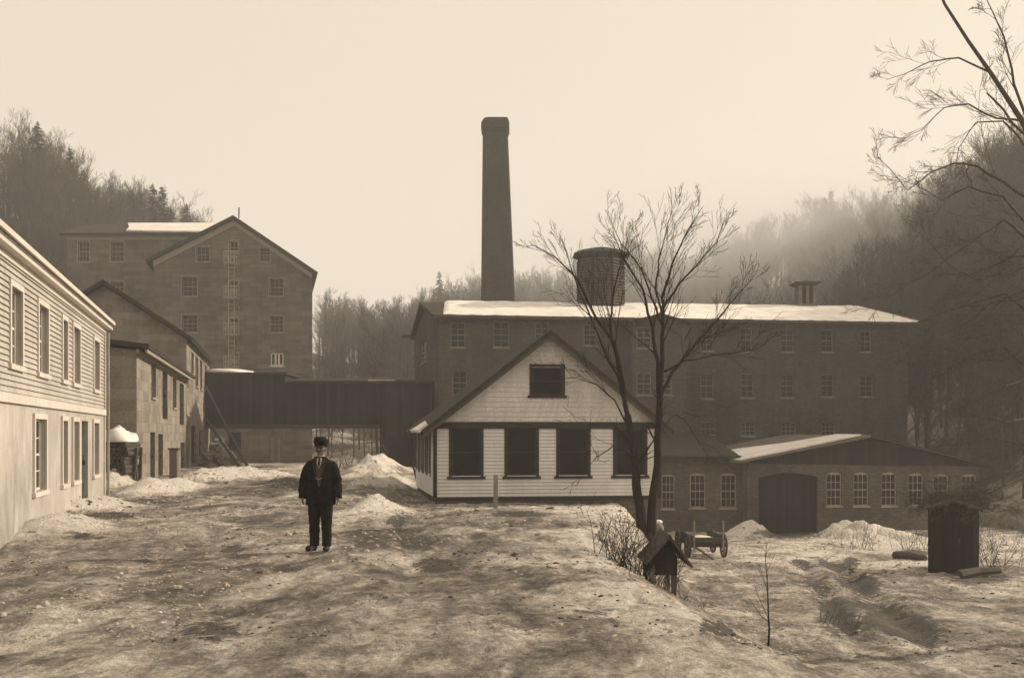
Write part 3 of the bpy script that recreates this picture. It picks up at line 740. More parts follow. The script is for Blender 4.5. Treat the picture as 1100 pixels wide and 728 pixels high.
# chimney
def chimney():
    Y = 84.0; zb = 0; x0b, x1b = at(516.5, 0, Y).x, at(553.5, 0, Y).x; x0t, x1t = at(518.3, 0, Y).x, at(545.5, 0, Y).x
    zt = at(0, 140, Y).z; zc = at(0, 124, Y).z; z_r = at(0, 326, Y).z
    root = thing('mill_chimney', ((x0b + x1b) / 2, Y + 1.3, -1), 'tall square brick chimney rising behind the mill roof', 'chimney')
    def ring(x0, x1, z, ch=.12):
        cx = (x0 + x1) / 2; h = (x1 - x0) / 2; cy = Y + 1.4; c = ch * h * 2
        p = [(-h + c, -h), (h - c * .4, -h), (h, -h + c * .4), (h, h - c), (h - c, h), (-h + c, h), (-h, h - c), (-h, -h + c)]
        return [(cx + a, cy + b, z) for a, b in p]
    k = (z_r + 1 - zt) / (z_r - zt)
    ex = (x0b - x0t) * (z_r + 3) / (zt - z_r); ex2 = (x1b - x1t) * (z_r + 3) / (zt - z_r)
    m = MB(); m.loft([ring(x0b + ex, x1b + ex2, -3), ring(x0b, x1b, z_r), ring(x0t, x1t, zt)]); m.build('shaft', M['chimneybrick'], root)
    c = MB(); a = .13
    c.loft([ring(x0t + .0, x1t + .0, zt + .003), ring(x0t - a * .6, x1t + a * .6, zt + .25), ring(x0t - a, x1t + a, zt + .3), ring(x0t - a, x1t + a, zc - .45), ring(x0t - a * .5, x1t + a * .6, zc - .3), ring(x0t + .12, x1t - .02, zc)])
    c.build('cap', M['chimneybrick'], root)
chimney()

def cupolas():
    # louvred drum ventilator
    Y = 66.9; x0, x1 = at(620, 0, Y).x, at(671, 0, Y).x; cx = (x0 + x1) / 2; cy = 67.2; r = (x1 - x0) / 2; zb = 9.6; zt = at(0, 276, Y).z
    root = thing('roof_ventilator', (cx, cy, zb), 'large slatted ventilator drum with a low curved cap on the snowy roof', 'ventilator')
    def ring(rad, z, n=8, a0=22.5): return [(cx + rad * math.cos(R(a0 + 45 * k)), cy + rad * math.sin(R(a0 + 45 * k)), z) for k in range(8)]
    k = 1 / math.cos(R(22.5)); MB().loft([ring(r * k * .94, zb), ring(r * k * .94, zt)]).build('drum', M['board'], root)
    s = MB()
    for f_ in range(8):
        a = R(45 * f_); d = Vector((math.cos(a), math.sin(a), 0)); t = Vector((-d.y, d.x, 0)); hw = r * math.tan(R(22.5)) * .84
        z = zb + .35
        while z < zt - .25:
            c = Vector((cx, cy, z)) + d * (r * .94 + .004)
            s.add([c - t * hw, c + t * hw, c + t * hw + Vector((0, 0, .16)), c - t * hw + Vector((0, 0, .16)), c - t * hw + d * .1, c + t * hw + d * .1], [(4, 5, 2, 3), (0, 1, 5, 4)])
            z += .19
    s.build('louvres', M['wood'], root)
    MB().loft([ring(r * k * 1.02, zt + .003), ring(r * k * 1.16, zt + .10), ring(r * k * 1.14, zt + .2), ring(r * k * .85, zt + .42), ring(r * k * .45, zt + .58), ring(.08, zt + .62)]).build('cap', M['roof'], root)
    # small square cupola
    Y = 69.2; x0, x1 = at(856.5, 0, Y).x, at(874.5, 0, Y).x; cx = (x0 + x1) / 2; cy = 69.3; h = (x1 - x0) / 2; zb = 9.9; zt = at(0, 306, Y - h).z
    r2 = thing('square_cupola', (cx, cy, zb), 'small square cupola with a flat hipped cap near the right end of the roof', 'cupola')
    m = MB(); m.box((cx - h - .06, cy - h - .06, zb), (cx + h + .06, cy + h + .06, zb + .62))
    for sx in (-1, 1):
        for sy in (-1, 1): m.box((cx + sx * (h - .1) - .1, cy + sy * (h - .1) - .1, zb + .623), (cx + sx * (h - .1) + .1, cy + sy * (h - .1) + .1, zt))
    m.box((cx - .1, cy - h, zb + .503), (cx + .1, cy - h + .12, zt)); m.box((cx - h, cy - .1, zb + .503), (cx - h + .12, cy + .1, zt)); m.build('frame', M['roofgrey'], r2)
    MB().box((cx - h + .14, cy - h + .15, zb + .503), (cx + h - .14, cy + h - .15, zt - .01)).build('louvres', M['door'], r2)
    def sq(a, z): return [(cx - a, cy - a, z), (cx + a, cy - a, z), (cx + a, cy + a, z), (cx - a, cy + a, z)]
    MB().loft([sq(h + .02, zt + .003), sq(h + .26, zt + .14), sq(h + .30, zt + .20), sq(h * .5, zt + .34), sq(.1, zt + .42)]).build('cap', M['roof'], r2)
cupolas()

# ================================================================ one storey brick annexes
A0, A1 = at(690, 0, 51.5).xy, at(797, 0, 50.6).xy
G0, G1 = at(797.5, 0, 50.0).xy, at(1052, 0, 52.5).xy
def annexes():
    gzv = -3.1
    root = thing('brick_annex', (A0[0], A0[1], gzv), 'low brick annex with a lean-to roof against the long mill', 'annex')
    zt = at(0, 489, 51).z
    ws = [rect(A0, A1, r) for r in ((710.5, 724.5, 509, 546), (741, 757.5, 508, 545), (774, 790.5, 508, 545))]
    m = MB(); wall(m, A0, A1, -4.2, zt, ws, .16, arch=.09)
    b0 = Vector((A0[0], 60.5)); b1 = Vector((A1[0] + .5, 61.4))
    wall(m, b0, A0, -4.2, [(0, zt + 1.0), (9, zt)]); m.build('wall', M['annexbrick'], root)
    for o in ws: window(root, A0, A1, o, 3, 4, 'annexsash', rec=.08, arch=.08, mw=.028)
    MB().slab([(A0[0] - .2, A0[1] - .4, zt - .02), (A1[0] - .16, A1[1] - .4, zt - .02), (b1.x - .2, b1.y - .6, zt + 1.1), (b0.x, b0.y - .4, zt + 1.1)], .14).build('roof', M['roof'], root)
    r2 = thing('carriage_shop', (G0[0], G0[1], gzv), 'gabled brick carriage shop with a wide arched plank door', 'workshop')
    L = (v2(G1) - v2(G0)).length
    zl = at(0, 494, 50).z; zr = at(0, 503, 52.5).z; up, Yp = on(G0, G1, 930); zp = at(0, 469, Yp).z
    zl2, zr2 = zl, at(0, 500, 52.5).z
    ws = [rect(G0, G1, r) for r in ((888, 904, 507, 543), (917, 933, 507, 543), (947, 963, 507, 543), (976, 992, 508, 543), (1003, 1019, 509, 543), (1033, 1049, 509, 543))]
    dr = rect(G0, G1, (815, 878, 508, 572)); dr = (dr[0], dr[1], -3.1, dr[3])
    m = MB(); top = [(0, zl), (up, zp), (L, zr2)]
    wall(m, G0, G1, -4.2, top, ws, .16, arch=.09)
    m = MB()
    # openings with arches: door arch is larger, so built in two walls side by side
    us = dr[1] + .35; Pm = frame(G0, G1)(us, 0, 0)[:2]; zm = lerp_table(top, us)
    wall(m, G0, Pm, -4.2, [(0, zl), (us, zm)], [dr], .25, arch=.22)
    ws2 = [(a - us, b - us, c, d) for a, b, c, d in ws]
    wall(m, Pm, G1, -4.2, [(0, zm), (up - us, zp), (L - us, zr2)], ws2, .16, arch=.09)
    c0 = Vector((G0[0] + .3, 61.2)); c1 = Vector((G1[0] + 1, 64.5))
    wall(m, c0, G0, -4.2, zl); wall(m, G1, c1, -4.2, zr2)
    fr = frame(G0, G1)
    m.box((0, .003, at(0, 500, 50).z - .1), (.36, .06, at(0, 500, 50).z + .0), fr)
    m.build('wall', M['annexbrick'], r2)
    for o in ws: window(r2, G0, G1, o, 3, 4, 'annexsash', rec=.08, arch=.08, mw=.028)
    a, b, z0, z1 = dr
    d = MB(); mid = (a + b) / 2
    d.box((a + .01, -.22, z0), (mid - .01, -.16, z1 - .02), fr); d.box((mid + .01, -.22, z0), (b - .01, -.16, z1 - .02), fr)
    for q in (.25, .75):
        zz = z0 + (z1 - z0) * q
        d.box((a + .05, -.158, zz - .08), (mid - .05, -.12, zz + .08), fr); d.box((mid + .05, -.158, zz - .08), (b - .05, -.12, zz + .08), fr)
    dd = d.build('door', M['door'], r2)
    MB().box((mid + .08, -.155, z0 + 1.2), (mid + .12, -.08, z0 + 1.5), fr).build('handle', M['iron'], dd)
    # roofs: left slope pale, right slope dark
    def rp(u, o, z): return fr(u, o, z)
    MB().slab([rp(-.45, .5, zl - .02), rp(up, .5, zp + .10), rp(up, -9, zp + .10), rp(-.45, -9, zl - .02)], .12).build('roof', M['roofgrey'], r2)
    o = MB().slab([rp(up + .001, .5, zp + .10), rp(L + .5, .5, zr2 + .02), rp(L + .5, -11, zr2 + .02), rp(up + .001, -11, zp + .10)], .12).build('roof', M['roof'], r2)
    ts = MB(); ts.slab([rp(-.3, .42, zl + .05), rp(up - .5, .42, zp + .13), rp(up - .8, -1.5, zp + .14), rp(up * .6, -3.2, zl + (zp - zl) * .6 + .16), rp(up * .3, -5, zl + (zp - zl) * .3 + .16), rp(-.3, -6, zl + .05)], .07)
    ts.build('snow_patch', M['snow'], r2)
    g_ = MB()
    # dark boarded gable face above the wall head
    hz = at(0, 497, 50.2).z
    g_.add([fr(.3, .02, hz), fr(L, .02, zr2 - .03), fr(up, .02, zp - .1), fr(.3, .02, zl - .05), fr(.3, .08, hz), fr(L, .08, zr2 - .03), fr(up, .08, zp - .1), fr(.3, .08, zl - .02)], [(4, 5, 6, 7), (0, 4, 7, 3), (0, 1, 5, 4)])
    g_.build('gable_boarding', M['board'], r2)
    pipe = MB(); pipe.tube([fr(.1, .55, zl - .1), fr(.1, .16, zl - .5), fr(.1, .14, -2.9)], .06, 8); pipe.build('downpipe', M['iron'], r2)
annexes()

# ================================================================ gabled cottage
K0, K1 = Vector((at(467, 0, 33).x, 33.0)), Vector((at(708, 0, 34.0).x, 34.0))
def cottage():
    L = (K1 - K0).length; fr = frame(K0, K1); dp = 7.0
    root = thing('gabled_cottage', (K0.x, K0.y, -.5), 'small white gabled cottage with four dark square windows', 'cottage')
    zf = -.22; zbelt = at(0, 456.5, 33).z; zpk = at(589, 362, 33.5).z; um = on(K0, K1, 589)[0]
    ws = [rect(K0, K1, r) for r in ((485, 516.5, 460, 510), (544.5, 576, 460, 510), (600, 631.5, 460, 509), (661, 692.5, 460, 508))]
    ws = [(a, b, .45, 2.0) for a, b, c, d in ws]
    gw = rect(K0, K1, (571.5, 604, 394, 424.5))
    B0 = Vector(fr(-.30, -dp, 0)[:2]); B1 = Vector(fr(L, -dp, 0)[:2])
    sl = .785; zs = zbelt
    zpk = zs + um * sl
    topf = [(0, zs), (um, zpk), (L, zpk - (L - um) * sl)]
    zR = topf[2][1]
    side = [(.35, 1.35, .45, 2.0), (1.85, 2.85, .45, 2.0), (3.35, 4.35, .45, 2.0), (4.85, 5.85, .45, 2.0)]
    m = MB(); wall(m, K0, K1, zf, topf, ws + [gw], .1); LS = (K0 - B0).length
    wall(m, B0, K0, zf, zs, side, .1); wall(m, K1, B1, zf, zR); wall(m, B1, B0, zf, [(0, zR), (L - um, zpk), (L, zs)])
    m.build('wall', M['clap'], root)
    c = MB(); clapboards(c, K0, K1, zf, zbelt - .1, .115, ws); clapboards(c, B0, K0, zf, zs - .1, .115, side); clapboards(c, K1, B1, zf, zR - .1, .115)
    c.build('clapboards', M['clap'], root)
    s = MB()
    def lim(z): return ((z - zs) / sl, um + (zpk - z) / sl)
    clapboards(s, K0, K1, zbelt + .1, zpk - .1, .16, [gw], lim, .028); s.build('gable_shingles', M['shingle'], root)
    t = MB(); t.box((-.03, .005, zbelt - .1), (L + .03, .07, zbelt + .1), fr)
    t.box((-.06, .026, zf), (.07, .05, zbelt - .1), fr); t.box((L - .07, .026, zf), (L + .06, .05, zbelt - .1), fr)
    t.box((-.04, .002, zf - .10), (L + .04, .05, zf - .003), fr)
    fs = frame(B0, K0)
    for (a, b, z0, z1) in side:
        t.box((a - .07, .026, z0 - .05), (a, .05, z1 + .07), fs); t.box((b, .026, z0 - .05), (b + .07, .05, z1 + .07), fs)
    t.build('trim', M['darksash'], root)
    for o in ws + [gw]: window(root, K0, K1, o, 1, 2, 'darksash', 'darkpane', casing=.085, rec=.03, fw=.06, mw=.035, rail=False)
    for o in side: window(root, B0, K0, o, 2, 2, 'darksash', 'darkpane', rec=.05, fw=.06, sill=False, rail=False)
    f = MB(); f0 = MB()
    wall(f, fr(-.02, .0, 0)[:2], fr(L + .02, .0, 0)[:2], -2.4, zf - .004); f = MB()
    Q = [fr(.03, -.03, 0)[:2], fr(L - .03, -.03, 0)[:2], fr(L - .03, -dp + .03, 0)[:2], (B0.x + .05, B0.y - .03)]
    for i in range(4): wall(f, Q[i], Q[(i + 1) % 4], -2.6, zf - .003)
    f.build('foundation', M['foundation'], root)
    # roof with overhang
    oh = .42; of = .42; th = .13
    eL = lambda o, x: fr(-x, o, zs + .10 - x * sl)
    rf = MB()
    p0 = fr(-oh, of, zs + .17 - oh * sl); p1 = fr(um, of, zpk + .17); p2 = fr(um, -dp - of, zpk + .17); p3 = (fr(-oh - .30, -dp - of, zs + .17 - oh * sl))
    q0 = fr(um + .001, of, zpk + .17); q1 = fr(L + oh, of, zR + .17 - oh * sl); q2 = fr(L + oh, -dp - of, zR + .17 - oh * sl); q3 = fr(um + .001, -dp - of, zpk + .17)
    rf.slab([p0, p1, p2, p3], th); rf.slab([q0, q1, q2, q3], th)
    ro = rf.build('roof', M['roof'], root)
    b = MB()      # barge boards under the rake
    for (ua, za, ub, zb_) in ((-oh, zs + .03 - oh * sl, um, zpk + .03), (um, zpk + .03, L + oh, zR + .03 - oh * sl)):
        o1, o2 = of - .05, of - .01
        b.add([fr(ua, o1, za - .14), fr(ub, o1, zb_ - .14), fr(ub, o1, zb_ - .01), fr(ua, o1, za - .01), fr(ua, o2, za - .14), fr(ub, o2, zb_ - .14), fr(ub, o2, zb_ - .01), fr(ua, o2, za - .01)],
              [(4, 5, 6, 7), (0, 3, 2, 1), (0, 1, 5, 4), (3, 7, 6, 2), (0, 4, 7, 3), (1, 2, 6, 5)])
    b.build('barge_board', M['wood'], root)
    sp = MB()
    def rs(u, o, h=.12): return Vector(fr(u - .30 * (-o / dp if o < 0 else 0), o, zs + .17 + u * sl + h))
    sp.slab([rs(-oh - .14, .05, .10), rs(-.25, -.1, .1), rs(-.2, -.9, .08), rs(-.12, -2, .1), rs(-.3, -3.1, .07), rs(-oh - .12, -3.4, .1)], .10)
    sp.build('snow_patch', M['snow'], ro)
cottage()

# ================================================================ trees
def jitter(rng, a): return Vector((rng.uniform(-a, a), rng.uniform(-a, a), rng.uniform(-a, a)))
def grow(mb, p, d, L, r, lev, rng, n=4, kids=(5, 6, 5), up=.12, wig=.16, rmin=.004, ang=(28, 55), ratio=(.45, .72)):
    seg = 4 if lev > 0 else 3
    pts = [p.copy()]; rad = [r]; dd = d.normalized()
    for i in range(seg):
        dd = (dd + jitter(rng, wig) + Vector((0, 0, up))).normalized()
        pts.append(pts[-1] + dd * L / seg); rad.append(max(rmin, r * (1 - .8 * (i + 1) / seg)))
    mb.tube(pts, rad, n, caps=False)
    if lev <= 0: return
    k = kids[min(lev, len(kids)) - 1]
    for i in range(k):
        t = .22 + .76 * (i + rng.random() * .8) / k; t = min(.98, t); f = t * seg; j = min(seg - 1, int(f)); q = pts[j].lerp(pts[j + 1], f - j)
        ax = (pts[j + 1] - pts[j]).normalized(); side = ax.cross(jitter(rng, 1)).normalized()
        a = R(rng.uniform(*ang)); nd = ax * math.cos(a) + side * math.sin(a)
        rr = max(rmin, (rad[j] * (1 - (f - j)) + rad[j + 1] * (f - j)) * rng.uniform(.5, .68))
        grow(mb, q, nd, L * rng.uniform(*ratio) * (1.12 - .5 * t), rr, lev - 1, rng, 3 if lev < 3 else n, kids, up, wig, rmin, ang, ratio)

def limb(mb, tw, pts, r0, r1, rng, nk, lev, L, up=.1, n=7, kids=(5, 5, 4), ang=(25, 50), rmin=.004, start=.2, wig=.15, rk=.5):
    """a drawn limb through given points with grown side branches"""
    pts = [Vector(p) for p in pts]
    fine = []
    for a, b in zip(pts, pts[1:]):
        for k in range(3): fine.append(a.lerp(b, k / 3) + (jitter(rng, (b - a).length * .022) if (k or len(fine) > 1) else Vector()))
    fine.append(pts[-1]); m = len(fine)
    rad = [r0 + (r1 - r0) * (i / (m - 1)) ** .8 for i in range(m)]
    mb.tube(fine, rad, n, caps=False)
    for i in range(nk):
        t = start + (1 - start) * (i + rng.random()) / nk; f = t * (m - 1); j = min(m - 2, int(f)); q = fine[j].lerp(fine[j + 1], f - j)
        ax = (fine[j + 1] - fine[j]).normalized(); side = ax.cross(jitter(rng, 1)).normalized(); a = R(rng.uniform(*ang))
        grow(tw, q, ax * math.cos(a) + side * math.sin(a), L * rng.uniform(.6, 1.15) * (1.2 - .75 * t), max(rmin, rad[j] * rk), lev, rng, 4, kids, up, wig, rmin, ang)

def elm():
    Y = 21.0
    rng = random.Random(11); tr = MB(); cr = MB()
    def p(px, py, dy=0): return at(px, py, Y + dy)
    b = p(692, 582); root = thing('bare_elm', (b.x, b.y, gz(b.x, b.y)), 'bare forked elm standing in front of the cottage', 'tree')
    limb(tr, cr, [p(690, 590), p(689, 560), p(684, 520), p(682, 490), p(674, 445)], .122, .07, rng, 2, 1, .9, n=10, start=.5)
    limb(tr, cr, [p(698, 590), p(701, 545, .1), p(706, 500, .1), p(708, 460, .2), p(709, 430, .2)], .112, .07, rng, 3, 1, 1.0, n=10, start=.5)
    # left trunk limbs
    L = [([p(674, 445), p(668, 410, -.1), p(660, 370, -.2), p(640, 340, -.3), p(620, 300, -.5), p(595, 275, -.6), p(570, 262, -.7)], .085, .008, 12),
         ([p(674, 445), p(664, 405, .2), p(650, 380, .4), p(636, 345, .6), p(622, 312, .7), p(612, 282, .8), p(600, 250, .9)], .06, .006, 9),
         ([p(665, 400), p(655, 350, -.3), p(660, 310, -.5), p(668, 280, -.6), p(676, 250, -.7)], .05, .006, 9),
         ([p(680, 470), p(660, 430, .3), p(640, 412, .6), p(615, 405, .8), p(590, 408, 1.0)], .035, .005, 7),
         ([p(682, 490), p(660, 478, -.4), p(640, 492, -.7), p(632, 500, -.8)], .03, .005, 4),
         # right trunk limbs
         ([p(709, 430), p(706, 390, .1), p(700, 350, .2), p(690, 310, .3), p(672, 280, .4), p(655, 245, .5)], .085, .008, 12),
         ([p(709, 430), p(712, 385, -.2), p(712, 350, -.3), p(712, 320, -.3), p(722, 285, -.4), p(735, 255, -.5), p(755, 222, -.6)], .09, .007, 13),
         ([p(710, 425), p(722, 400, .2), p(742, 375, .4), p(765, 350, .6), p(790, 320, .8), p(808, 300, .9)], .07, .007, 12),
         ([p(711, 400), p(735, 388, -.3), p(765, 382, -.6), p(800, 378, -.8), p(815, 373, -.9)], .035, .005, 6),
         ([p(712, 350), p(700, 320, .4), p(690, 290, .6), p(668, 262, .8), p(650, 225, .9)], .045, .006, 9),
         ([p(713, 330), p(730, 305, .3), p(748, 285, .5), p(770, 260, .6), p(778, 235, .7)], .045, .006, 9),
         ([p(708, 465), p(725, 445, .3), p(735, 450, .5), p(748, 470, .7), p(752, 478, .7)], .025, .005, 4),
         ([p(712, 345), p(704, 310, -.5), p(708, 280, -.7), p(716, 245, -.8), p(722, 228, -.9)], .04, .005, 8)]
    for pts, r0, r1, nk in L: limb(cr, cr, pts, r0 * .66, r1 * .75, rng, int(nk * 1.1), 2, 1.15, .05, 7, (2, 4, 3), (18, 40), .0036, wig=.09, rk=.36)
    tr.tube([p(695, 604), p(695, 572)], [.23, .12], 10)
    tr.build('trunk', M['bark'], root, uv=False, smooth=True); cr.build('crown', M['bark'], root, uv=False)
elm()

def edge_tree():
    Y = 15.0
    rng = random.Random(5); tr = MB(); cr = MB()
    def p(px, py, dy=0): return at(px, py, Y + dy)
    b = p(1175, 640); root = thing('overhanging_tree', (b.x, b.y, gz(b.x, b.y)), 'bare tree at the right edge whose limbs reach over the yard', 'tree')
    tr.tube([(b.x, b.y, gz(b.x, b.y) - .1), p(1172, 500), p(1165, 400), p(1155, 300), p(1130, 200), p(1098, 130), p(1064, 78), p(1040, 44), p(1015, 5), p(1000, -30)], [.20, .16, .13, .10, .06, .038, .030, .025, .020, .015], 9)
    L = [([p(1064, 78), p(1030, 62, .2), p(1000, 66, .3), p(970, 80, .4), p(952, 86, .5)], .028, .004, 7),
         ([p(1098, 130), p(1070, 128, -.2), p(1040, 112, -.4), p(1015, 115, -.5), p(990, 140, -.6), p(960, 155, -.7)], .03, .004, 9),
         ([p(1150, 290), p(1110, 160, .3), p(1078, 118, .4), p(1060, 100, .5)], .05, .02, 5),
         ([p(1140, 230), p(1090, 205, .2), p(1050, 178, .3), p(1025, 175, .4), p(1000, 185, .5), p(975, 205, .6), p(955, 180, .7), p(938, 165, .7)], .04, .004, 11),
         ([p(1120, 180), p(1078, 130, .5), p(1048, 132, .6), p(1030, 160, .7), p(1025, 190, .8)], .03, .004, 6),
         ([p(1160, 330), p(1100, 320, 0), p(1065, 325, .1), p(1040, 345, .2), p(1010, 360, .3)], .04, .005, 8),
         ([p(1155, 310), p(1110, 260, -.3), p(1078, 235, -.4), p(1040, 262, -.5), p(1000, 292, -.6), p(960, 315, -.7), p(928, 335, -.8)], .05, .004, 12),
         ([p(1160, 340), p(1110, 250, .6), p(1078, 212, .7), p(1040, 200, .8), p(1012, 215, .9), p(985, 200, 1), p(960, 190, 1.1)], .04, .004, 10),
         ([p(1162, 380), p(1110, 340, .4), p(1080, 315, .5), p(1030, 330, .6), p(990, 345, .7), p(968, 352, .8)], .045, .004, 9),
         ([p(1165, 430), p(1110, 400, .2), p(1078, 372, .3), p(1050, 380, .4), p(1020, 395, .5), p(995, 420, .6)], .04, .004, 9),
         ([p(1168, 520), p(1110, 480, .4), p(1060, 470, .5), p(1020, 478, .6), p(1000, 490, .7)], .035, .004, 9),
         ([p(1130, 200), p(1090, 90), p(1078, 40), p(1060, 0)], .05, .01, 7),
         ([p(1150, 280), p(1085, 290, -.2), p(1050, 300, -.3), p(1020, 285, -.4), p(1000, 262, -.5), p(985, 250, -.5)], .03, .004, 8)]
    for i in range(9):
        ys = 250 + i * 33 + rng.uniform(-8, 8); xe = rng.uniform(965, 1050); ye = ys + rng.uniform(-20, 70); sg = rng.uniform(-25, 15)
        L.append(([p(1160, ys, i * .1), p(1115, ys - 8 + sg * .5, .2 + i * .1), p(1080, ys + (ye - ys) * .3 + sg, .4 - i * .05), p((1080 + xe) / 2, ys + (ye - ys) * .6 + sg * .6, .5), p(xe, ye, .6)], .034, .004, 10))
    for pts, r0, r1, nk in L: limb(cr, cr, pts, r0 * .62, r1 * .7, rng, nk, 2, .72, .03, 6, (5, 4, 3), (22, 50), .0024, wig=.11, rk=.36)
    tr.build('trunk', M['palebark'], root, uv=False, smooth=True); cr.build('crown', M['palebark'], root, uv=False)
edge_tree()

def small_tree(name, px, Y, H, label, cat='sapling', seed=1, lev=2, r=.03, spread=.2, stems=1, group=None, mat='bark', kids=(5, 5, 4), ang=(20, 45), L=None):
    x = (px - CX) / F * Y; z = gz(x, Y); rng = random.Random(seed)
    root = thing(name, (x, Y, z), label, cat, group); t = MB(); c = MB()
    for s in range(stems):
        d = Vector((rng.uniform(-spread, spread), rng.uniform(-spread, spread), 1)).normalized()
        b = Vector((x + rng.uniform(-.04, .04) * stems, Y + rng.uniform(-.04, .04) * stems, z - .06))
        h = H * rng.uniform(.75, 1) if stems > 1 else H
        limb(t, c, [b, b + d * h * .35 + jitter(rng, .03 * h), b + d * h * .7 + Vector((0, 0, .03 * h)), b + d * h + Vector((0, 0, .05 * h))], r, r * .15, rng, 9, lev, (L or H * .38), .12, 6, kids, ang, .003, .2)
    t.build('trunk', M[mat], root, uv=False); c.build('crown', M[mat], root, uv=False)
    return root
small_tree('sapling', 826, 14.6, 1.50, 'thin leafless sapling alone in the snowy yard near the bottom edge', seed=3, lev=0, r=.018, spread=.04, kids=(3, 3, 3), L=.5)
small_tree('small_bare_tree', 452, 43, 2.9, 'small bare tree at the left eave of the cottage', 'tree', seed=8, lev=2, r=.05, stems=4, spread=.45)

def bush(px, Y, H, W, n, seed, label, mat='twig', name='bare_bush'):
    x = (px - CX) / F * Y; rng = random.Random(seed); z = gz(x, Y); m = MB()
    for i in range(n):
        bx = x + rng.gauss(0, W * .22); by = Y + rng.gauss(0, W * .22); d = Vector((rng.uniform(-.7, .7), rng.uniform(-.6, .6), 1.0)).normalized()
        grow(m, Vector((bx, by, gz(bx, by) - .04)), d, H * rng.uniform(.55, 1.05), .009 if H < 1.5 else .014, 2 if rng.random() < .6 else 1, rng, 3, (3, 4), .02, .18, .0028, (20, 50))
    o = m.build(name, M[mat], None, uv=False, origin=(x, Y, z)); tag(o, label, 'bush')
    return o
bush(686, 16.5, .85, 1.4, 60, 1, 'tangled bare bush on the bank beside the small roofed box', 'bark')
bush(716, 14.8, .28, 1.2, 26, 2, 'low twiggy growth along the foot of the bank below the roofed box', 'weed')
bush(1066, 29, 1.35, 1.6, 34, 4, 'dry brush right of the dark board hut', 'weed')
bush(925, 38, 1.1, 1.8, 22, 5, 'sparse dry stalks on the snow before the carriage shop windows', 'weed')
bush(1025, 27.6, 1.0, 1.5, 0, 6, '', 'twig') if False else None
bush(375, 52, 1.7, 3.0, 50, 7, 'snow dusted brush heap under the right end of the covered bridge', 'weed')
bush(985, 37, 1.2, 1.6, 26, 9, 'dry stalks beside the left wall of the dark board hut', 'weed')
bush(905, 17.5, .35, .9, 12, 12, 'low weeds poking through snow beside the wheel tracks', 'weed')
bush(655, 17.6, .25, 1.1, 12, 13, 'short dry stubble along the crest of the snowy bank', 'weed')

# forest ------------------------------------------------------------
def forest_proto(seed, H=13, dens=1.0):
    rng = random.Random(seed); m = MB()
    pts = [Vector((0, 0, -.6))]
    d = Vector((rng.uniform(-.05, .05), rng.uniform(-.05, .05), 1))
    for i in range(5): pts.append(pts[-1] + (d + jitter(rng, .04)).normalized() * H / 5.2)
    m.tube(pts, [.17, .14, .115, .085, .05, .02], 5, caps=False)
    nb = int(19 * dens)
    for i in range(nb):
        t = .28 + .70 * (i + rng.random()) / nb; f = t * 5; j = min(4, int(f)); q = pts[j].lerp(pts[j + 1], f - j)
        a = rng.uniform(0, 6.28); e = R(rng.uniform(35, 62)); dd = Vector((math.cos(a) * math.cos(e), math.sin(a) * math.cos(e), math.sin(e)))
        grow(m, q, dd, H * rng.uniform(.17, .33) * (1.25 - .55 * t), .055 * (1.2 - t) + .012, 2, rng, 3, (5, 6), .14, .14, .011, (22, 45), (.4, .65))
    return m
def conifer_proto(seed, H=13):
    rng = random.Random(seed); m = MB(); m.tube([(0, 0, -.5), (0, 0, H * .5), (0, 0, H)], [.2, .12, .02], 5, caps=False); c = MB()
    z = H * .12
    while z < H * .985:
        rr = (1 - z / H) ** .85 * H * .20 + .15; nb = 9 if z < H * .8 else 6
        for k in range(nb):
            a = rng.uniform(0, 6.28); l = rr * rng.uniform(.65, 1.15); dr = -rng.uniform(.05, .35) * l
            d = Vector((math.cos(a), math.sin(a), 0)); s = Vector((-d.y, d.x, 0)); b = Vector((0, 0, z + rng.uniform(-.15, .15)))
            for q in range(5):
                u0 = l * q / 5; u1 = l * (q + 1.25) / 5; w = l * .15 * (1.1 - q / 6) + .05
                z0 = dr * (q / 5) ** 1.3; z1 = dr * ((q + 1.2) / 5) ** 1.3
                for sg in (-1, 1):
                    p0 = b + d * u0 + Vector((0, 0, z0)); p1 = b + d * u1 + s * sg * w + Vector((0, 0, z1 - rng.uniform(.03, .22)))
                    p2 = b + d * u1 * .98 + s * sg * w * .35 + Vector((0, 0, z1 + .06)); c.add([p0, p1, p2], [(0, 1, 2)])
        z += .30
    c.v = c.v; b0 = len(m.v); m.v += c.v; m.f += [tuple(i + b0 for i in f) for f in c.f]
    return m

SIL = [(0, 290), (66, 300), (76, 300), (77, 252), (165, 250), (228, 246), (252, 238), (341, 292), (342, 405), (443, 405), (446, 350), (457, 327), (935, 332), (974, 346), (976, 480), (1050, 500), (1052, 640), (1200, 640)]
def skyocc(px): return lerp_table(SIL, px)
protos = [forest_proto(100 + i) for i in range(6)]
cprotos = [conifer_proto(200 + i) for i in range(3)]
pmesh = []
for i, m in enumerate(protos):
    o = m.build('bare_forest_tree', M['farbark'], None, uv=False); pmesh.append(o.data); bpy.data.objects.remove(o)
cmesh = []
for m in cprotos:
    o = m.build('conifer', M['needle'], None, uv=False); cmesh.append(o.data); bpy.data.objects.remove(o)

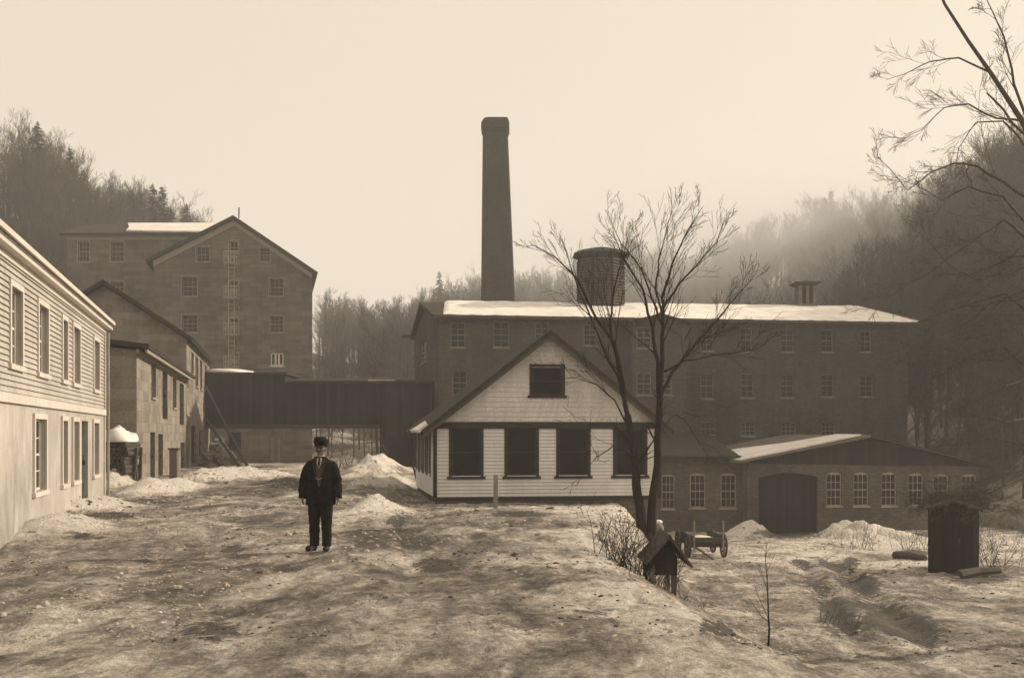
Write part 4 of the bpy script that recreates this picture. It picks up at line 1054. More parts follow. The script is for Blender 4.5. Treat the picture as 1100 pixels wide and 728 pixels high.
rng = random.Random(77); spots = []
tries = 0
while len(spots) < 1250 and tries < 40000:
    tries += 1
    px = rng.uniform(-90, 1190); f0 = lerp_table(FOOT, px); D = lerp_table(DIST, px)
    r = math.sqrt(rng.uniform((f0 - 2) ** 2, (D + 8) ** 2)); th = math.atan((px - CX) / F)
    if rng.random() > (.5 + .5 * (f0 / r)): continue
    X, Y = r * math.sin(th), r * math.cos(th)
    if -42 < X < -14 and Y < 128 and Y > 86: continue
    if -16 < X < 27 and Y < 86: continue
    z = gz(X, Y); s = rng.uniform(.72, 1.08)
    ytop = HZ - (z + 13 * s - CZ) / Y * F
    if ytop > skyocc(px) + (60 if 342 < px < 443 else 0) - 2: continue
    spots.append((Y, X, z, s, px, ytop))
spots.sort()
near = spots[:295]; far = spots[295:]
LF = [('tall leafless tree among many on the right hillside', 'right hillside trees'), ('grey leafless tree among many on the misty hill behind the bridge and chimney', 'middle hillside trees'), ('leafless tree among many on the hill above the left mill', 'left hillside trees')]
for (Y, X, z, s, px, yt) in near:
    o = bpy.data.objects.new('bare_forest_tree', rng.choice(pmesh)); col.objects.link(o); o.location = (X, Y, z); o.rotation_euler = (0, 0, rng.uniform(0, 6.28)); o.scale = (s, s, s)
    l = LF[2] if px < 341 else (LF[1] if px < 760 else LF[0]); tag(o, l[0], 'tree', l[1])
arr = []
for me in pmesh:
    n = len(me.vertices); co = np.zeros(n * 3); me.vertices.foreach_get('co', co); co = co.reshape(-1, 3)
    fc = np.array([p.vertices[:] for p in me.polygons]); arr.append((co, fc))
VV = []; FF = []; base = 0
for (Y, X, z, s, px, yt) in far:
    co, fc = arr[rng.randrange(len(arr))]; a = rng.uniform(0, 6.28); ca, sa = math.cos(a) * s, math.sin(a) * s
    q = np.empty_like(co); q[:, 0] = co[:, 0] * ca - co[:, 1] * sa + X; q[:, 1] = co[:, 0] * sa + co[:, 1] * ca + Y; q[:, 2] = co[:, 2] * s + z
    VV.append(q); FF.append(fc + base); base += len(co)
V = np.concatenate(VV); Fq = np.concatenate(FF)
me = bpy.data.meshes.new('woodland'); me.vertices.add(len(V)); me.vertices.foreach_set('co', V.ravel())
me.loops.add(Fq.size); me.loops.foreach_set('vertex_index', Fq.ravel().astype(np.int32)); me.polygons.add(len(Fq))
me.polygons.foreach_set('loop_start', np.arange(0, Fq.size, 4, dtype=np.int32)); me.polygons.foreach_set('loop_total', np.full(len(Fq), 4, dtype=np.int32))
me.update(calc_edges=True); me.validate(); me.materials.append(M['farbark'])
o = bpy.data.objects.new('woodland', me); col.objects.link(o); tag(o, 'far leafless woodland fading up the hills behind the mills', 'woodland', None, 'stuff')
print('forest', len(near), len(far), len(Fq))

CON = [  # px, distance, height : conifers that stand out on the skyline
    (128, 150, 11), (142, 150, 12), (152, 148, 13), (164, 150, 14.5), (174, 150, 15), (184, 152, 12.5), (200, 156, 13.5), (206, 158, 9), (120, 146, 10), (134, 140, 9), (157, 140, 10),
    (466, 232, 14), (472, 236, 18), (424, 232, 12), (676, 226, 21), (668, 228, 16), (684, 230, 17), (659, 230, 13), (649, 232, 12), (637, 232, 11),
    (886, 174, 15), (893, 176, 17), (880, 176, 13), (905, 176, 12), (815, 196, 12), (798, 198, 12), (963, 158, 14), (970, 156, 15), (978, 158, 13), (1005, 148, 12), (1016, 146, 14), (1042, 138, 12),
    (1060, 130, 12), (1072, 128, 13), (1085, 126, 14), (1030, 100, 9), (1000, 110, 10), (955, 140, 12), (940, 150, 12), (915, 160, 11), (520, 238, 13), (560, 238, 12), (590, 238, 12), (90, 140, 11), (75, 138, 12), (40, 138, 13)]
for i, (px, D, H) in enumerate(CON):
    X = (px - CX) / F * D; z = gz(X, D); H *= (1.15 if px < 300 else .92)
    o = bpy.data.objects.new('conifer', cmesh[i % 3]); col.objects.link(o); s = H / 13; o.location = (X, D, z); o.scale = (s * 1.1, s * 1.1, s); o.rotation_euler = (0, 0, i * 1.3)
    l = 'dark pointed conifer in the clump on the hilltop above the left mill' if px < 300 else ('dark pointed conifer standing above bare trees on the middle hill' if px < 720 else 'dark pointed conifer among bare trees on the right hillside')
    tag(o, l, 'conifer', 'left hilltop conifers' if px < 300 else ('middle hill conifers' if px < 720 else 'right hillside conifers'))

# nearer woodland fringe: behind the white house, under the bridge, right of the long mill
FR = [(75, 78, 11, 'l'), (96, 84, 12, 'l'), (112, 82, 10, 'l'), (60, 76, 12, 'l'), (30, 70, 12, 'l'), (138, 80, 8, 'l'),
      (345, 98, 6, 'b'), (357, 92, 6, 'b'), (368, 100, 7, 'b'), (352, 106, 8, 'b'), (380, 96, 7, 'b'), (392, 92, 6, 'b'), (400, 98, 7, 'b'), (412, 100, 8, 'b'), (386, 108, 8, 'b'), (428, 104, 8, 'b'), (340, 112, 9, 'b'),
      (985, 72, 9, 'r'), (1000, 66, 10, 'r'), (1012, 74, 11, 'r'), (1028, 64, 10, 'r'), (1040, 70, 12, 'r'), (1052, 60, 9, 'r'), (1064, 66, 12, 'r'), (1078, 58, 10, 'r'), (1092, 62, 12, 'r'), (1000, 80, 12, 'r'), (1020, 84, 12, 'r'), (1046, 82, 13, 'r'), (1072, 76, 12, 'r'), (968, 80, 12, 'r'), (1098, 72, 12, 'r')]
LB = {'l': ('tangled leafless tree behind the low stone workshop roof', 'trees behind the stone workshop'), 'b': ('thin leafless tree growing just beyond the covered bridge', 'trees beyond the bridge'), 'r': ('leafless tree in the thicket beside the right end of the long mill', 'thicket trees right of the mill')}
for i, (px, D, H, k) in enumerate(FR):
    X = (px - CX) / F * D; z = gz(X, D)
    o = bpy.data.objects.new('bare_tree', pmesh[(i * 5) % 6]); col.objects.link(o); s = H / 13; o.location = (X, D, z); o.scale = (s, s, s); o.rotation_euler = (0, 0, i * 2.1); tag(o, LB[k][0], 'tree', LB[k][1])

# ================================================================ small things
def wood_post(px, Y, w, h, label, mat='greywood', name='wooden_post', lean=0.0, pyb=None):
    x = (px - CX) / F * Y; z = gz(x, Y); o = MB()
    a = w / 2; rings = [[(x + sx * a * k + lean * t, Y + sy * a * k, z - .15 + (h + .15) * t) for sx, sy in ((-1, -1), (1, -1), (1, 1), (-1, 1))] for k, t in ((1, 0), (.97, .5), (.95, .97), (.75, 1))]
    ob = o.loft(rings).build(name, M[mat], None, origin=(x, Y, z)); return tag(ob, label, 'post')
wood_post(532.5, 27.5, .125, .92, 'squared wooden post standing alone before the cottage', 'greywood')

def gate_pier():
    Y = 34.2; x = (187.5 - CX) / F * Y; z = gz(x, Y); root = thing('gate_pier', (x, Y, z), 'slim boxed timber pier in front of the low stone workshop', 'pier')
    MB().box((x - .13, Y - .13, z - .2), (x + .13, Y + .13, z + 1.12)).build('shaft', M['greyboard'], root)
    MB().box((x - .17, Y - .17, z + 1.123), (x + .17, Y + .17, z + 1.18)).build('cap', M['wood'], root)
gate_pier()

def wood_pile():
    rng = random.Random(3); x0, x1 = at(114, 0, 33.2).x, at(141, 0, 33.2).x; z = gz((x0 + x1) / 2, 33.2)
    root = thing('wood_pile', ((x0 + x1) / 2, 33.2, z), 'snow capped stack of cordwood between the white house and the stone workshop', 'wood pile')
    m = MB()
    for r_ in range(7):
        x = x0 + (r_ % 2) * .07
        while x < x1:
            rr = rng.uniform(.06, .09); m.tube([(x, 32.8 + rng.uniform(-.05, .05), z - .1 + r_ * .145), (x + .01, 34.0, z - .1 + r_ * .145)], rr, 7); x += rr * 2.05
    m.build('logs', M['wood'], root, uv=False)
    s = MB(); xm = (x0 + x1) / 2; s.ellipsoid((xm, 33.35, z + .90), ((x1 - x0) / 2 + .12, .72, .40), 26, 16)
    for k in range(len(s.v)):
        q = Vector(s.v[k]); f_ = noise.noise(q * 2.4) * .35 + noise.noise(q * 6) * .12; s.v[k] = (q.x + (q.x - xm) * f_, q.y, z + .86 + max(0, (q.z - z - .86)) * (1 + f_ * 1.5))
    s.build('snow_cap', M['snow'], root, smooth=True)
wood_pile()
def lean_boards():
    Y = 33.4
    for i, (px, h, ln) in enumerate(((143.5, 1.05, .1), (147, .95, -.06), (150, 1.12, .05))):
        wood_post(px, Y + i * .15, .09, h, ['leaning grey stake nearest the cordwood stack', 'short grey stake between two taller stakes by the stone wall', 'tall grey stake closest to the corner of the stone workshop'][i], 'wood', 'fence_stake', ln)
lean_boards()

def rubble():
    rng = random.Random(9); Y = 62; x = (235 - CX) / F * Y; z = gz(x, Y); m = MB(); sn = MB()
    root = thing('rubble_heap', (x, Y, z), 'rounded heap of snowy rubble at the left foot of the covered bridge', 'rubble heap')
    for i in range(110):
        a = rng.uniform(0, 6.28); r_ = abs(rng.gauss(0, .6)); h = max(0, 1.75 - r_ * 1.25) * rng.random() ** .5
        c = Vector((x + math.cos(a) * r_ * .95, Y + math.sin(a) * r_ * 1.1, z + h)); s = rng.uniform(.16, .38)
        b = len(m.v); m.ellipsoid(c, (s, s * .9, s * .72), 8, 5)
        for k in range(b, len(m.v)):
            p = Vector(m.v[k]); p += (p - c) * .5 * noise.noise(p * 3); m.v[k] = tuple(p)
    m.build('stones', M['rock'], root, uv=False)
    tops = []
    for i in range(60):
        a = rng.uniform(0, 6.28); r_ = abs(rng.gauss(0, .5)); c = Vector((x + math.cos(a) * r_ * .95, Y + math.sin(a) * r_ * .8 - .25, z + max(.15, 1.85 - r_ * 1.5)))
        if noise.noise(c * 1.6) < .0: continue
        w_ = rng.uniform(.10, .24); sn.ellipsoid(c, (w_, w_, w_ * .38), 9, 5)
    sn.build('snow_cap', M['snow'], root, uv=False, smooth=True)
rubble()
def poles():
    for a, b, lb in (((219, 415, 63.5), (266, 507, 58), 'long pole leaning from the stone shop wall beside the rubble heap'), ((219, 449, 63.5), (257, 508, 58.5), 'shorter pole leaning low across the rubble heap')):
        p, q = at(*a), at(*b); q.z = gz(q.x, q.y)
        if 'long' in lb: p = at(221, 415, 64)
        else: p = at(221, 449, 64)
        o = MB().tube([q, q.lerp(p, .5) + Vector((0, 0, -.05)), p], [.10, .085, .07], 7).build('leaning_pole', M['wood'], None, uv=False, origin=q); tag(o, lb, 'pole')
    b = at(262, 508, 57.5); b.z = gz(b.x, b.y)
poles()

def roofed_box():
    Y = 16.2; xc = at(713, 0, Y).x; z = gz(xc, Y); root = thing('roofed_box', (xc, Y, z), 'dark wooden box on legs under a steep pitched roof at the foot of the bank', 'roofed box')
    zb = at(0, 617, Y).z; zt = at(0, 598, Y).z; x0, x1 = at(697, 0, Y).x, at(727, 0, Y).x; y0, y1 = Y - .05, Y + .75
    MB().box((x0, y0, zb), (x1, y1, zt)).build('body', M['door'], root)
    for xx in (x0 + .01, x1 - .085):
        for yy in (y0 + .01, y1 - .085): MB().box((xx, yy, z - .25), (xx + .075, yy + .075, zb - .002)).build('leg', M['wood'], root)
    pk = at(718, 573, Y); r = MB()
    eR = at(743, 607, Y); eL = at(691, 604, Y); o = .12
    def line(p, y): return (p.x, y, p.z)
    r.slab([line(pk, y0 - o), line(eR, y0 - o), line(eR, y1 + o), line(pk, y1 + o)], .035)
    p2 = Vector((pk.x - .001, 0, pk.z)); r.slab([line(p2, y0 - o), line(eL, y0 - o), line(eL, y1 + o), line(p2, y1 + o)], .035)
    r.build('roof', M['wood'], root)
    for y in (y0 + .02, y1 - .05):
        g_ = MB(); g_.add([(x0, y, zt), (x1, y, zt), (pk.x + (x1 - pk.x) * .0, y, pk.z - .06), (x0, y + .03, zt), (x1, y + .03, zt), (pk.x, y + .03, pk.z - .06)], [(0, 1, 2), (5, 4, 3), (0, 2, 5, 3), (1, 4, 5, 2)])
        g_.build('gable', M['door'], root)
roofed_box()
def plank(px0, py0, Y0, px1, py1, Y1, r, label, name='fallen_branch', cat='branch'):
    a = at(px0, py0, Y0); b = at(px1, py1, Y1); a.z = gz(a.x, a.y) + r * .7; b.z = gz(b.x, b.y) + r * .7; m_ = a.lerp(b, .5); m_.z = gz(m_.x, m_.y) + r
    m_.y += (b - a).length * .06
    o = MB().tube([a, m_, b], [r, r * .9, r * .6], 7).build(name, M['wood'], None, uv=False, origin=a); return tag(o, label, cat)
plank(740, 605, 17.2, 765, 608, 16.8, .035, 'thin fallen branch beside the eave of the small roofed box')
plank(962, 594, 33, 994, 594, 31.5, .14, 'dark log lying in snow left of the board hut', 'fallen_log', 'log')
plank(1030, 622, 26, 1074, 618, 26.6, .13, 'dark log lying in snow at the right edge before the hut', 'fallen_log', 'log')
def stone(px, Y, r, label):
    x = (px - CX) / F * Y; m = MB(); m.ellipsoid((x, Y, gz(x, Y) + r * .3), (r, r * .8, r * .6), 10, 7)
    for k in range(len(m.v)):
        p = Vector(m.v[k]); p += (p - Vector((x, Y, gz(x, Y)))) * .5 * noise.noise(p * 6); m.v[k] = tuple(p)
    tag(m.build('stone', M['rock'], None, uv=False, origin=(x, Y, gz(x, Y))), label, 'stone')
stone(1027, 26, .10, 'small dark stone on the snow just before the dark board hut'); stone(178, 15.0, .045, 'small stone on the bare road left of the standing man')

def stump():
    Y = 22.6; x = at(707, 0, Y).x; z = gz(x, Y); root = thing('snow_capped_stump', (x, Y, z), 'pale knobbly stump with a snow cap right behind the elm trunk', 'stump')
    MB().loft([[(x + r_ * math.cos(t) * (1 + .12 * math.sin(3 * t + h * 5)), Y + r_ * math.sin(t), z - .1 + h) for t in [i * .6283 for i in range(10)]] for h, r_ in ((0, .14), (.25, .10), (.5, .11), (.62, .13), (.7, .09))]).build('wood', M['rock'], root, uv=False, smooth=True)
    MB().ellipsoid((x, Y, z + .64), (.10, .10, .05), 12, 8).build('snow_cap', M['snow'], root, uv=False, smooth=True)
stump()

def hut():
    Y = 27.6; x0, x1 = at(996, 0, Y).x, at(1052, 0, Y).x; z = gz((x0 + x1) / 2, Y); zt = at(0, 545, Y).z; xc = (x0 + x1) / 2
    yaw = -math.atan((1024 - CX) / F); ca, sa = math.cos(yaw), math.sin(yaw); x0_, x1_ = x0, x1; ww = (x1 - x0) * math.cos(yaw) * .98
    class Tz(MB):
        def build(s, *a, **k):
            s.v = [(xc + (v[0] - xc) * ca - (v[1] - Y) * sa, Y + (v[0] - xc) * sa + (v[1] - Y) * ca, v[2]) for v in s.v]
            return MB.build(s, *a, **k)
    x0, x1 = xc - ww / 2, xc + ww / 2
    root = thing('board_hut', (xc, Y, z), 'small dark board hut overgrown with twigs at the right of the yard', 'hut')
    y1 = Y + 1.4
    m = Tz(); m.box((x0, Y, z - .4), (x1, y1, zt)); m.build('wall', M['board'], root)
    zp = zt + .2
    r = Tz(); r.slab([(x0 - .1, Y - .12, zt - .03), (xc, Y - .12, zp), (xc, y1 + .12, zp), (x0 - .1, y1 + .12, zt - .03)], .05); r.slab([(xc + .001, Y - .12, zp), (x1 + .1, Y - .12, zt - .03), (x1 + .1, y1 + .12, zt - .03), (xc + .001, y1 + .12, zp)], .05); r.build('roof', M['wood'], root)
    Tz().add([(x0, Y + .02, zt), (x1, Y + .02, zt), (xc, Y + .02, zp - .05), (x0, Y + .06, zt), (x1, Y + .06, zt), (xc, Y + .06, zp - .05)], [(0, 1, 2), (5, 4, 3)]).build('gable', M['board'], root)
    d = Tz().box((x0 + .35, Y - .035, z + .02), (x1 - .35, Y - .004, zt - .12)).build('door', M['door'], root); Tz().box((x1 - .5, Y - .07, z + .8), (x1 - .46, Y - .037, z + .95)).build('handle', M['iron'], d)
    rng = random.Random(31); v = Tz()
    for i in range(90):
        p = Vector((rng.uniform(x0 - .3, x1 + .4), Y + rng.uniform(-.25, 1.5), zt - .1)); grow(v, p, Vector((rng.uniform(-1, 1), rng.uniform(-.6, .4), rng.uniform(.1, .9))), rng.uniform(.35, .9), .010, 2, rng, 3, (5, 5), -.02, .3, .004)
    o = v.build('creeper', M['twig'], None, uv=False, origin=(xc, Y + .5, zt)); tag(o, 'leafless creeper tangled over the roof of the dark board hut', 'creeper')
hut()

def wagon():
    Y = 33.6; xc = at(758, 0, Y).x; z = gz(xc, Y) + .02; yaw = R(4)
    ca, sa = math.cos(yaw), math.sin(yaw)
    def T(x, y, h): return (xc + x * ca - y * sa, Y + x * sa + y * ca, z + h)
    root = thing('farm_wagon', (xc, Y, z), 'open four wheeled farm wagon with two upright stakes parked in the snow', 'wagon')
    rw = .40; half = .60; wb = 1.35
    for sx in (-1, 1):
        for k, yy in enumerate((0, wb)):
            m = MB(); x = sx * half; n = 28
            ring = lambda r_, xx: [T(xx, yy + r_ * math.cos(2 * math.pi * i / n), rw + r_ * math.sin(2 * math.pi * i / n)) for i in range(n)]
            A, B_, C_, D_ = ring(rw, x - .03), ring(rw, x + .03), ring(rw - .055, x + .03), ring(rw - .055, x - .03)
            m.add(A + B_ + C_ + D_, [(a * n + i, a * n + (i + 1) % n, ((a + 1) % 4) * n + (i + 1) % n, ((a + 1) % 4) * n + i) for a in range(4) for i in range(n)])
            wh = m.build('wheel', M['iron'], root, uv=False)
            s = MB()
            for i in range(12):
                a = 2 * math.pi * i / 12; s.tube([T(x, yy + .05 * math.cos(a), rw + .05 * math.sin(a)), T(x, yy + (rw - .05) * math.cos(a), rw + (rw - .05) * math.sin(a))], .016, 5)
            s.build('spokes', M['wood'], wh, uv=False); MB().tube([T(x - .10, yy, rw), T(x + .10, yy, rw)], .06, 10).build('hub', M['wood'], wh, uv=False)
    m = MB()
    for yy in (0, wb): m.box((-half + .1, yy - .05, rw - .05), (half - .1, yy + .05, rw + .06), T)
    m.box((-.05, .05, rw - .03), (.05, wb - .05, rw + .05), T); m.build('axle', M['wood'], root, uv=False)
    b = MB(); b.box((-.5, -.35, rw + .12), (.5, wb + .35, rw + .17), T)
    b.box((-.52, -.35, rw + .173), (-.48, wb + .35, rw + .36), T); b.box((.48, -.35, rw + .173), (.52, wb + .35, rw + .36), T); b.box((-.478, -.36, rw + .173), (.478, -.32, rw + .30), T)
    for yy in (-.06, wb - .06): b.box((-.52, yy, rw + .062), (.52, yy + .12, rw + .118), T)
    b.build('bed', M['wood'], root, uv=False)
    for sx in (-.50, .46): MB().box((sx, -.42, rw - .1), (sx + .045, -.363, rw + .85), T).build('stake', M['greywood'], root, uv=False)
    MB().tube([T(-.42, -.3, rw - .02), T(.05, -.9, -.0 + .03)], .03, 6).build('drawbar', M['wood'], root, uv=False)
    sl = MB(); sl.ellipsoid(T(0, .5, rw + .18), (.42, .7, .09), 14, 6); sl.build('snow_cap', M['snow'], root, uv=False, smooth=True)
wagon()

# loose lumps of ice, frozen mud and straw strewn over the yard: nobody could count them
def lumps(name, n, mat, lab, seed, smin, smax, snowy):
    rng = random.Random(seed); m = MB()
    while n > 0:
        y = 9 + 33 * rng.random() ** 1.1; px = rng.uniform(-20, 1120); x = (px - CX) / F * y
        k = noise.noise(Vector((x * .35, y * .3, 60 + snowy))) + .25 * noise.noise(Vector((x * 1.4, y * 1.2, 8)))
        if k < rng.uniform(-.1, .3): continue
        if K0.x - 1 < x < K1.x and y > 32.6: continue
        n -= 1; z = gz(x, y); r = rng.uniform(smin, smax) * (.75 + .03 * y) * (1 + 1.6 * (rng.random() ** 8)); a0 = rng.uniform(0, 6.28); b = len(m.v); sx = rng.uniform(.8, 1.9)
        for h, q in ((-.3, .9), (.25, .8), (.55, .35)):
            for i in range(5):
                a = a0 + i * 1.2566; e = r * q * rng.uniform(.7, 1.25); m.v.append((x + e * math.cos(a) * sx, y + e * math.sin(a), z + r * h * rng.uniform(.8, 1.2)))
        for j in range(2):
            for i in range(5): m.f.append((b + j * 5 + i, b + j * 5 + (i + 1) % 5, b + j * 5 + 5 + (i + 1) % 5, b + j * 5 + 5 + i))
        m.f.append(tuple(b + 10 + i for i in range(5)))
    tag(m.build(name, mat, None, uv=False), lab, 'debris', None, 'stuff')
lumps('ice_lumps', 4200, M['icelump'], 'loose lumps of grey ice strewn over the yard and road', 5, .008, .022, 0)
lumps('mud_clods', 2200, M['clod'], 'dark frozen clods and droppings scattered on the icy ground', 6, .006, .017, 9)

# ================================================================ the man
def man():
    Y = 15.6; X = at(344.5, 0, Y).x; z0 = gz(X, Y)
    root = None
    def E(cx, cy, z, rx, ry, n=20): return [(X + cx + rx * math.cos(2 * math.pi * k / n), Y + cy + ry * math.sin(2 * math.pi * k / n), z0 + z) for k in range(n)]
    def T(pts): return [(X + p[0], Y + p[1], z0 + p[2]) for p in pts]
    def remesh(o, vox, sm=4):
        r = o.modifiers.new('r', 'REMESH'); r.mode = 'VOXEL'; r.voxel_size = vox; r.use_smooth_shade = True
        s = o.modifiers.new('s', 'SMOOTH'); s.iterations = sm; s.factor = .5
    cloth = mat_noise('dark_wool', .006, .016, 14, .95, bumpd=.004, uv=False); vest = mat_noise('grey_waistcoat', .05, .09, 14, .9, uv=False)
    skin = mat_noise('skin', .12, .18, 6, .55, uv=False); shirt = mat_noise('linen', .34, .44, 6, .8, uv=False); leather = mat_noise('black_leather', .008, .03, 6, .4, uv=False); hairm = mat_noise('dark_hair', .012, .03, 30, .7, uv=False)
    HR = R(-11)
    def hd(m, b0=0):
        for k in range(b0, len(m.v)):
            x, y, z = m.v[k]; x -= X; y -= Y; m.v[k] = (X + x * math.cos(HR) - y * math.sin(HR) + .006, Y + x * math.sin(HR) + y * math.cos(HR) - .012, z - .052)
        return m
    body = MB()
    # head, jaw, neck
    body.ellipsoid((X, Y + .005, z0 + 1.625), (.073, .092, .098), 20, 14); body.ellipsoid((X, Y - .018, z0 + 1.572), (.054, .068, .066), 18, 12)
    body.ellipsoid((X, Y - .072, z0 + 1.535), (.024, .02, .018), 12, 8)             # chin
    body.loft([[(X + a, Y - .082 + b, z0 + z) for a, b in ((-.013, 0), (.013, 0), (.007, -d), (-.007, -d))] for z, d in ((1.575, .010), (1.583, .034), (1.60, .026), (1.628, .012))])  # nose
    body.ellipsoid((X, Y - .083, z0 + 1.556), (.024, .012, .009), 12, 8)            # mouth
    for s in (-1, 1):
        body.ellipsoid((X + s * .074, Y + .006, z0 + 1.598), (.010, .02, .032), 10, 8)
        body.ellipsoid((X + s * .030, Y - .078, z0 + 1.634), (.024, .012, .008), 10, 6)   # brow
        body.ellipsoid((X + s * .046, Y - .055, z0 + 1.585), (.020, .02, .018), 10, 8)    # cheek
    hd(body)
    body.loft([E(0, .012, 1.34, .065, .06), E(0, .008, 1.42, .053, .054), E(0, -.004, 1.52, .052, .055)])
    body.loft([E(0, 0, .80, .155, .105), E(0, 0, .95, .150, .10), E(0, 0, 1.10, .14, .095), E(0, 0, 1.24, .155, .10), E(0, 0, 1.32, .13, .08), E(0, 0, 1.38, .07, .06)])
    for s in (-1, 1):
        body.tube(T([(s * .12, 0, 1.29), (s * .175, .0, 1.25), (s * .245, .01, 1.10), (s * .262, -.015, .97), (s * .268, -.03, .86)]), [.055, .058, .045, .038, .028], 12)
        # palm and fingers, slightly curled
        body.loft([[(X + s * .270 + a * .016, Y - .034 + b * .038, z0 + z) for a, b in ((-1, -.7), (-.5, -1), (.5, -1), (1, -.7), (1, .7), (.5, 1), (-.5, 1), (-1, .7))] for z in (.865, .83, .775)])
        for k, (dy, ln) in enumerate(((-.031, .072), (-.010, .082), (.011, .076), (.031, .060))):
            b0 = (s * .270, -.034 + dy, .785)
            body.tube(T([b0, (s * .272, b0[1] - .003, .785 - ln * .45), (s * .262, b0[1] - .006, .785 - ln * .8), (s * .248, b0[1] - .006, .785 - ln)]), [.0098, .0094, .0088, .007], 8)
        body.tube(T([(s * .268, -.06, .845), (s * .258, -.086, .815), (s * .252, -.094, .785), (s * .250, -.094, .765)]), [.013, .011, .0095, .008], 8)
        body.tube(T([(s * .085, .0, .92), (s * .095, -.005, .70), (s * .098, -.01, .50), (s * .100, .01, .30), (s * .104, .015, .08)]), [.085, .075, .055, .052, .036], 12)
        body.tube(T([(s * .104, .03, .06), (s * .115, -.05, .05), (s * .125, -.14, .04)]), [.04, .038, .03], 10)
    bo = body.build('person', skin, None, uv=False, origin=(X, Y, z0)); remesh(bo, .0065, 2)
    tag(bo, 'man in a dark jacket and cap standing on the road facing the camera', 'person')
    bo['_o'] = [X, Y, z0]
    # jacket: flared body and sleeves fused
    prof = [(.70, .232, .170), (.78, .226, .165), (.92, .212, .155), (1.06, .200, .146), (1.20, .206, .145), (1.29, .212, .138), (1.35, .185, .120), (1.395, .130, .098), (1.435, .080, .080)]
    j = MB(); j.loft([E(0, 0, z, rx, ry, 28) for z, rx, ry in prof])
    for s in (-1, 1): j.tube(T([(s * .10, 0, 1.325), (s * .168, 0, 1.300), (s * .215, .01, 1.22), (s * (.262 if s < 0 else .248), .018, 1.08), (s * (.272 if s < 0 else .262), -.01, .95), (s * (.274 if s < 0 else .270), -.035, .80)]), [.066, .076, .074, .070, .064, .060], 14)
    jo = j.build('jacket', cloth, bo, uv=False); remesh(jo, .012, 3)
    tx = jo.modifiers.new('d', 'DISPLACE'); t = bpy.data.textures.new('folds', 'CLOUDS'); t.noise_scale = .09; tx.texture = t; tx.strength = .034; tx.mid_level = .5
    def fy(x, z, o=.0):
        rx = lerp_table([(p[0], p[1]) for p in prof], z); ry = lerp_table([(p[0], p[2]) for p in prof], z)
        return -ry * math.sqrt(max(0, 1 - (x / rx) ** 2)) - .010 - o
    def patch(name, outline, mat, o, th=.006, par=jo):       # outline as rows (z, xl, xr)
        m = MB(); n = 4; V = []
        for (z, a, b) in outline:
            for i in range(n + 1):
                x = a + (b - a) * i / n; V.append((X + x, Y + fy(x, z, o), z0 + z))
        k = len(V); V += [(v[0], v[1] + th * 2.2, v[2]) for v in V]; Fc = []
        R_ = len(outline)
        for r_ in range(R_ - 1):
            for i in range(n):
                q = r_ * (n + 1) + i; Fc.append((q, q + 1, q + n + 2, q + n + 1)); Fc.append((k + q, k + q + n + 1, k + q + n + 2, k + q + 1))
            for e in (0, n): q = r_ * (n + 1) + e; Fc.append((q, q + n + 1, k + q + n + 1, k + q))
        return m.add(V, Fc).build(name, mat, par, uv=False)
    patch('waistcoat', [(.98, -.006, .008), (1.06, -.022, .026), (1.18, -.04, .044), (1.30, -.055, .056), (1.37, -.055, .055)], vest, .003)
    patch('shirt_front', [(1.27, -.004, .004), (1.33, -.030, .030), (1.39, -.040, .040), (1.42, -.03, .03)], shirt, .008)
    patch('necktie', [(1.29, -.008, .008), (1.34, -.017, .017), (1.39, -.010, .010), (1.415, -.014, .014)], leather, .014)
    for s in (-1, 1):
        patch('lapel', [(1.08, s * .018, s * .030), (1.18, s * .034, s * .064), (1.28, s * .046, s * .096), (1.33, s * .046, s * .10), (1.335, s * .05, s * .085), (1.395, s * .046, s * .076)], mat_noise('lapel_wool', .02, .036, 14, .8, uv=False), .010)
        patch('pocket_flap', [(.90, s * .07, s * .15), (.935, s * .07, s * .15)], cloth, .008)
    MB().loft([E(0, .004, 1.415, .068, .070), E(0, -.002, 1.44, .064, .066), E(0, -.006, 1.453, .061, .063)]).build('collar', shirt, bo, uv=False)
    MB().tube([(X + a_ * .01, Y + fy(a_ * .01, 1.11, .012), z0 + 1.115 - .018 * math.sin(math.pi * (a_ + 5) / 10)) for a_ in range(-5, 6)], .0035, 5).build('watch_chain', shirt, jo, uv=False)
    bt = MB()
    for z in (.92, .99, 1.06): bt.ellipsoid((X + .012, Y + fy(.012, z, .006), z0 + z), (.010, .006, .010), 8, 6)
    bt.build('buttons', leather, jo, uv=False)
    tr = MB()
    for s in (-1, 1):
        q = 0 if s < 0 else 1; tr.loft([E(s * .085, 0, .92, .11, .12), E(s * .096, -.01 * q, .78, .105, .110), E(s * .096, -.045 * q, .50, .086, .092), E(s * .096, -.03 * q, .28, .074, .082), E(s * .096, -.035 * q, .075, .069, .088)])
    tr.ellipsoid((X, Y, z0 + .88), (.17, .12, .12)); to = tr.build('trousers', cloth, bo, uv=False); remesh(to, .012, 3)
    tx = to.modifiers.new('d', 'DISPLACE'); tx.texture = t; tx.strength = .028
    for s in (-1, 1):
        sh = MB(); sx_ = .165 if s < 0 else .105; yq = 0 if s < 0 else -.035; sh.ellipsoid((X + s * sx_, Y - .09 + yq, z0 + .045), (.05, .09, .05), 14, 8); sh.ellipsoid((X + s * (sx_ * .55 + .045), Y - .03 + yq, z0 + .05), (.046, .08, .052), 14, 8); sh.ellipsoid((X + s * .100, Y + .02 + yq, z0 + .055), (.045, .08, .06), 14, 8)
        so = sh.build('shoe', leather, bo, uv=False); remesh(so, .009, 2)
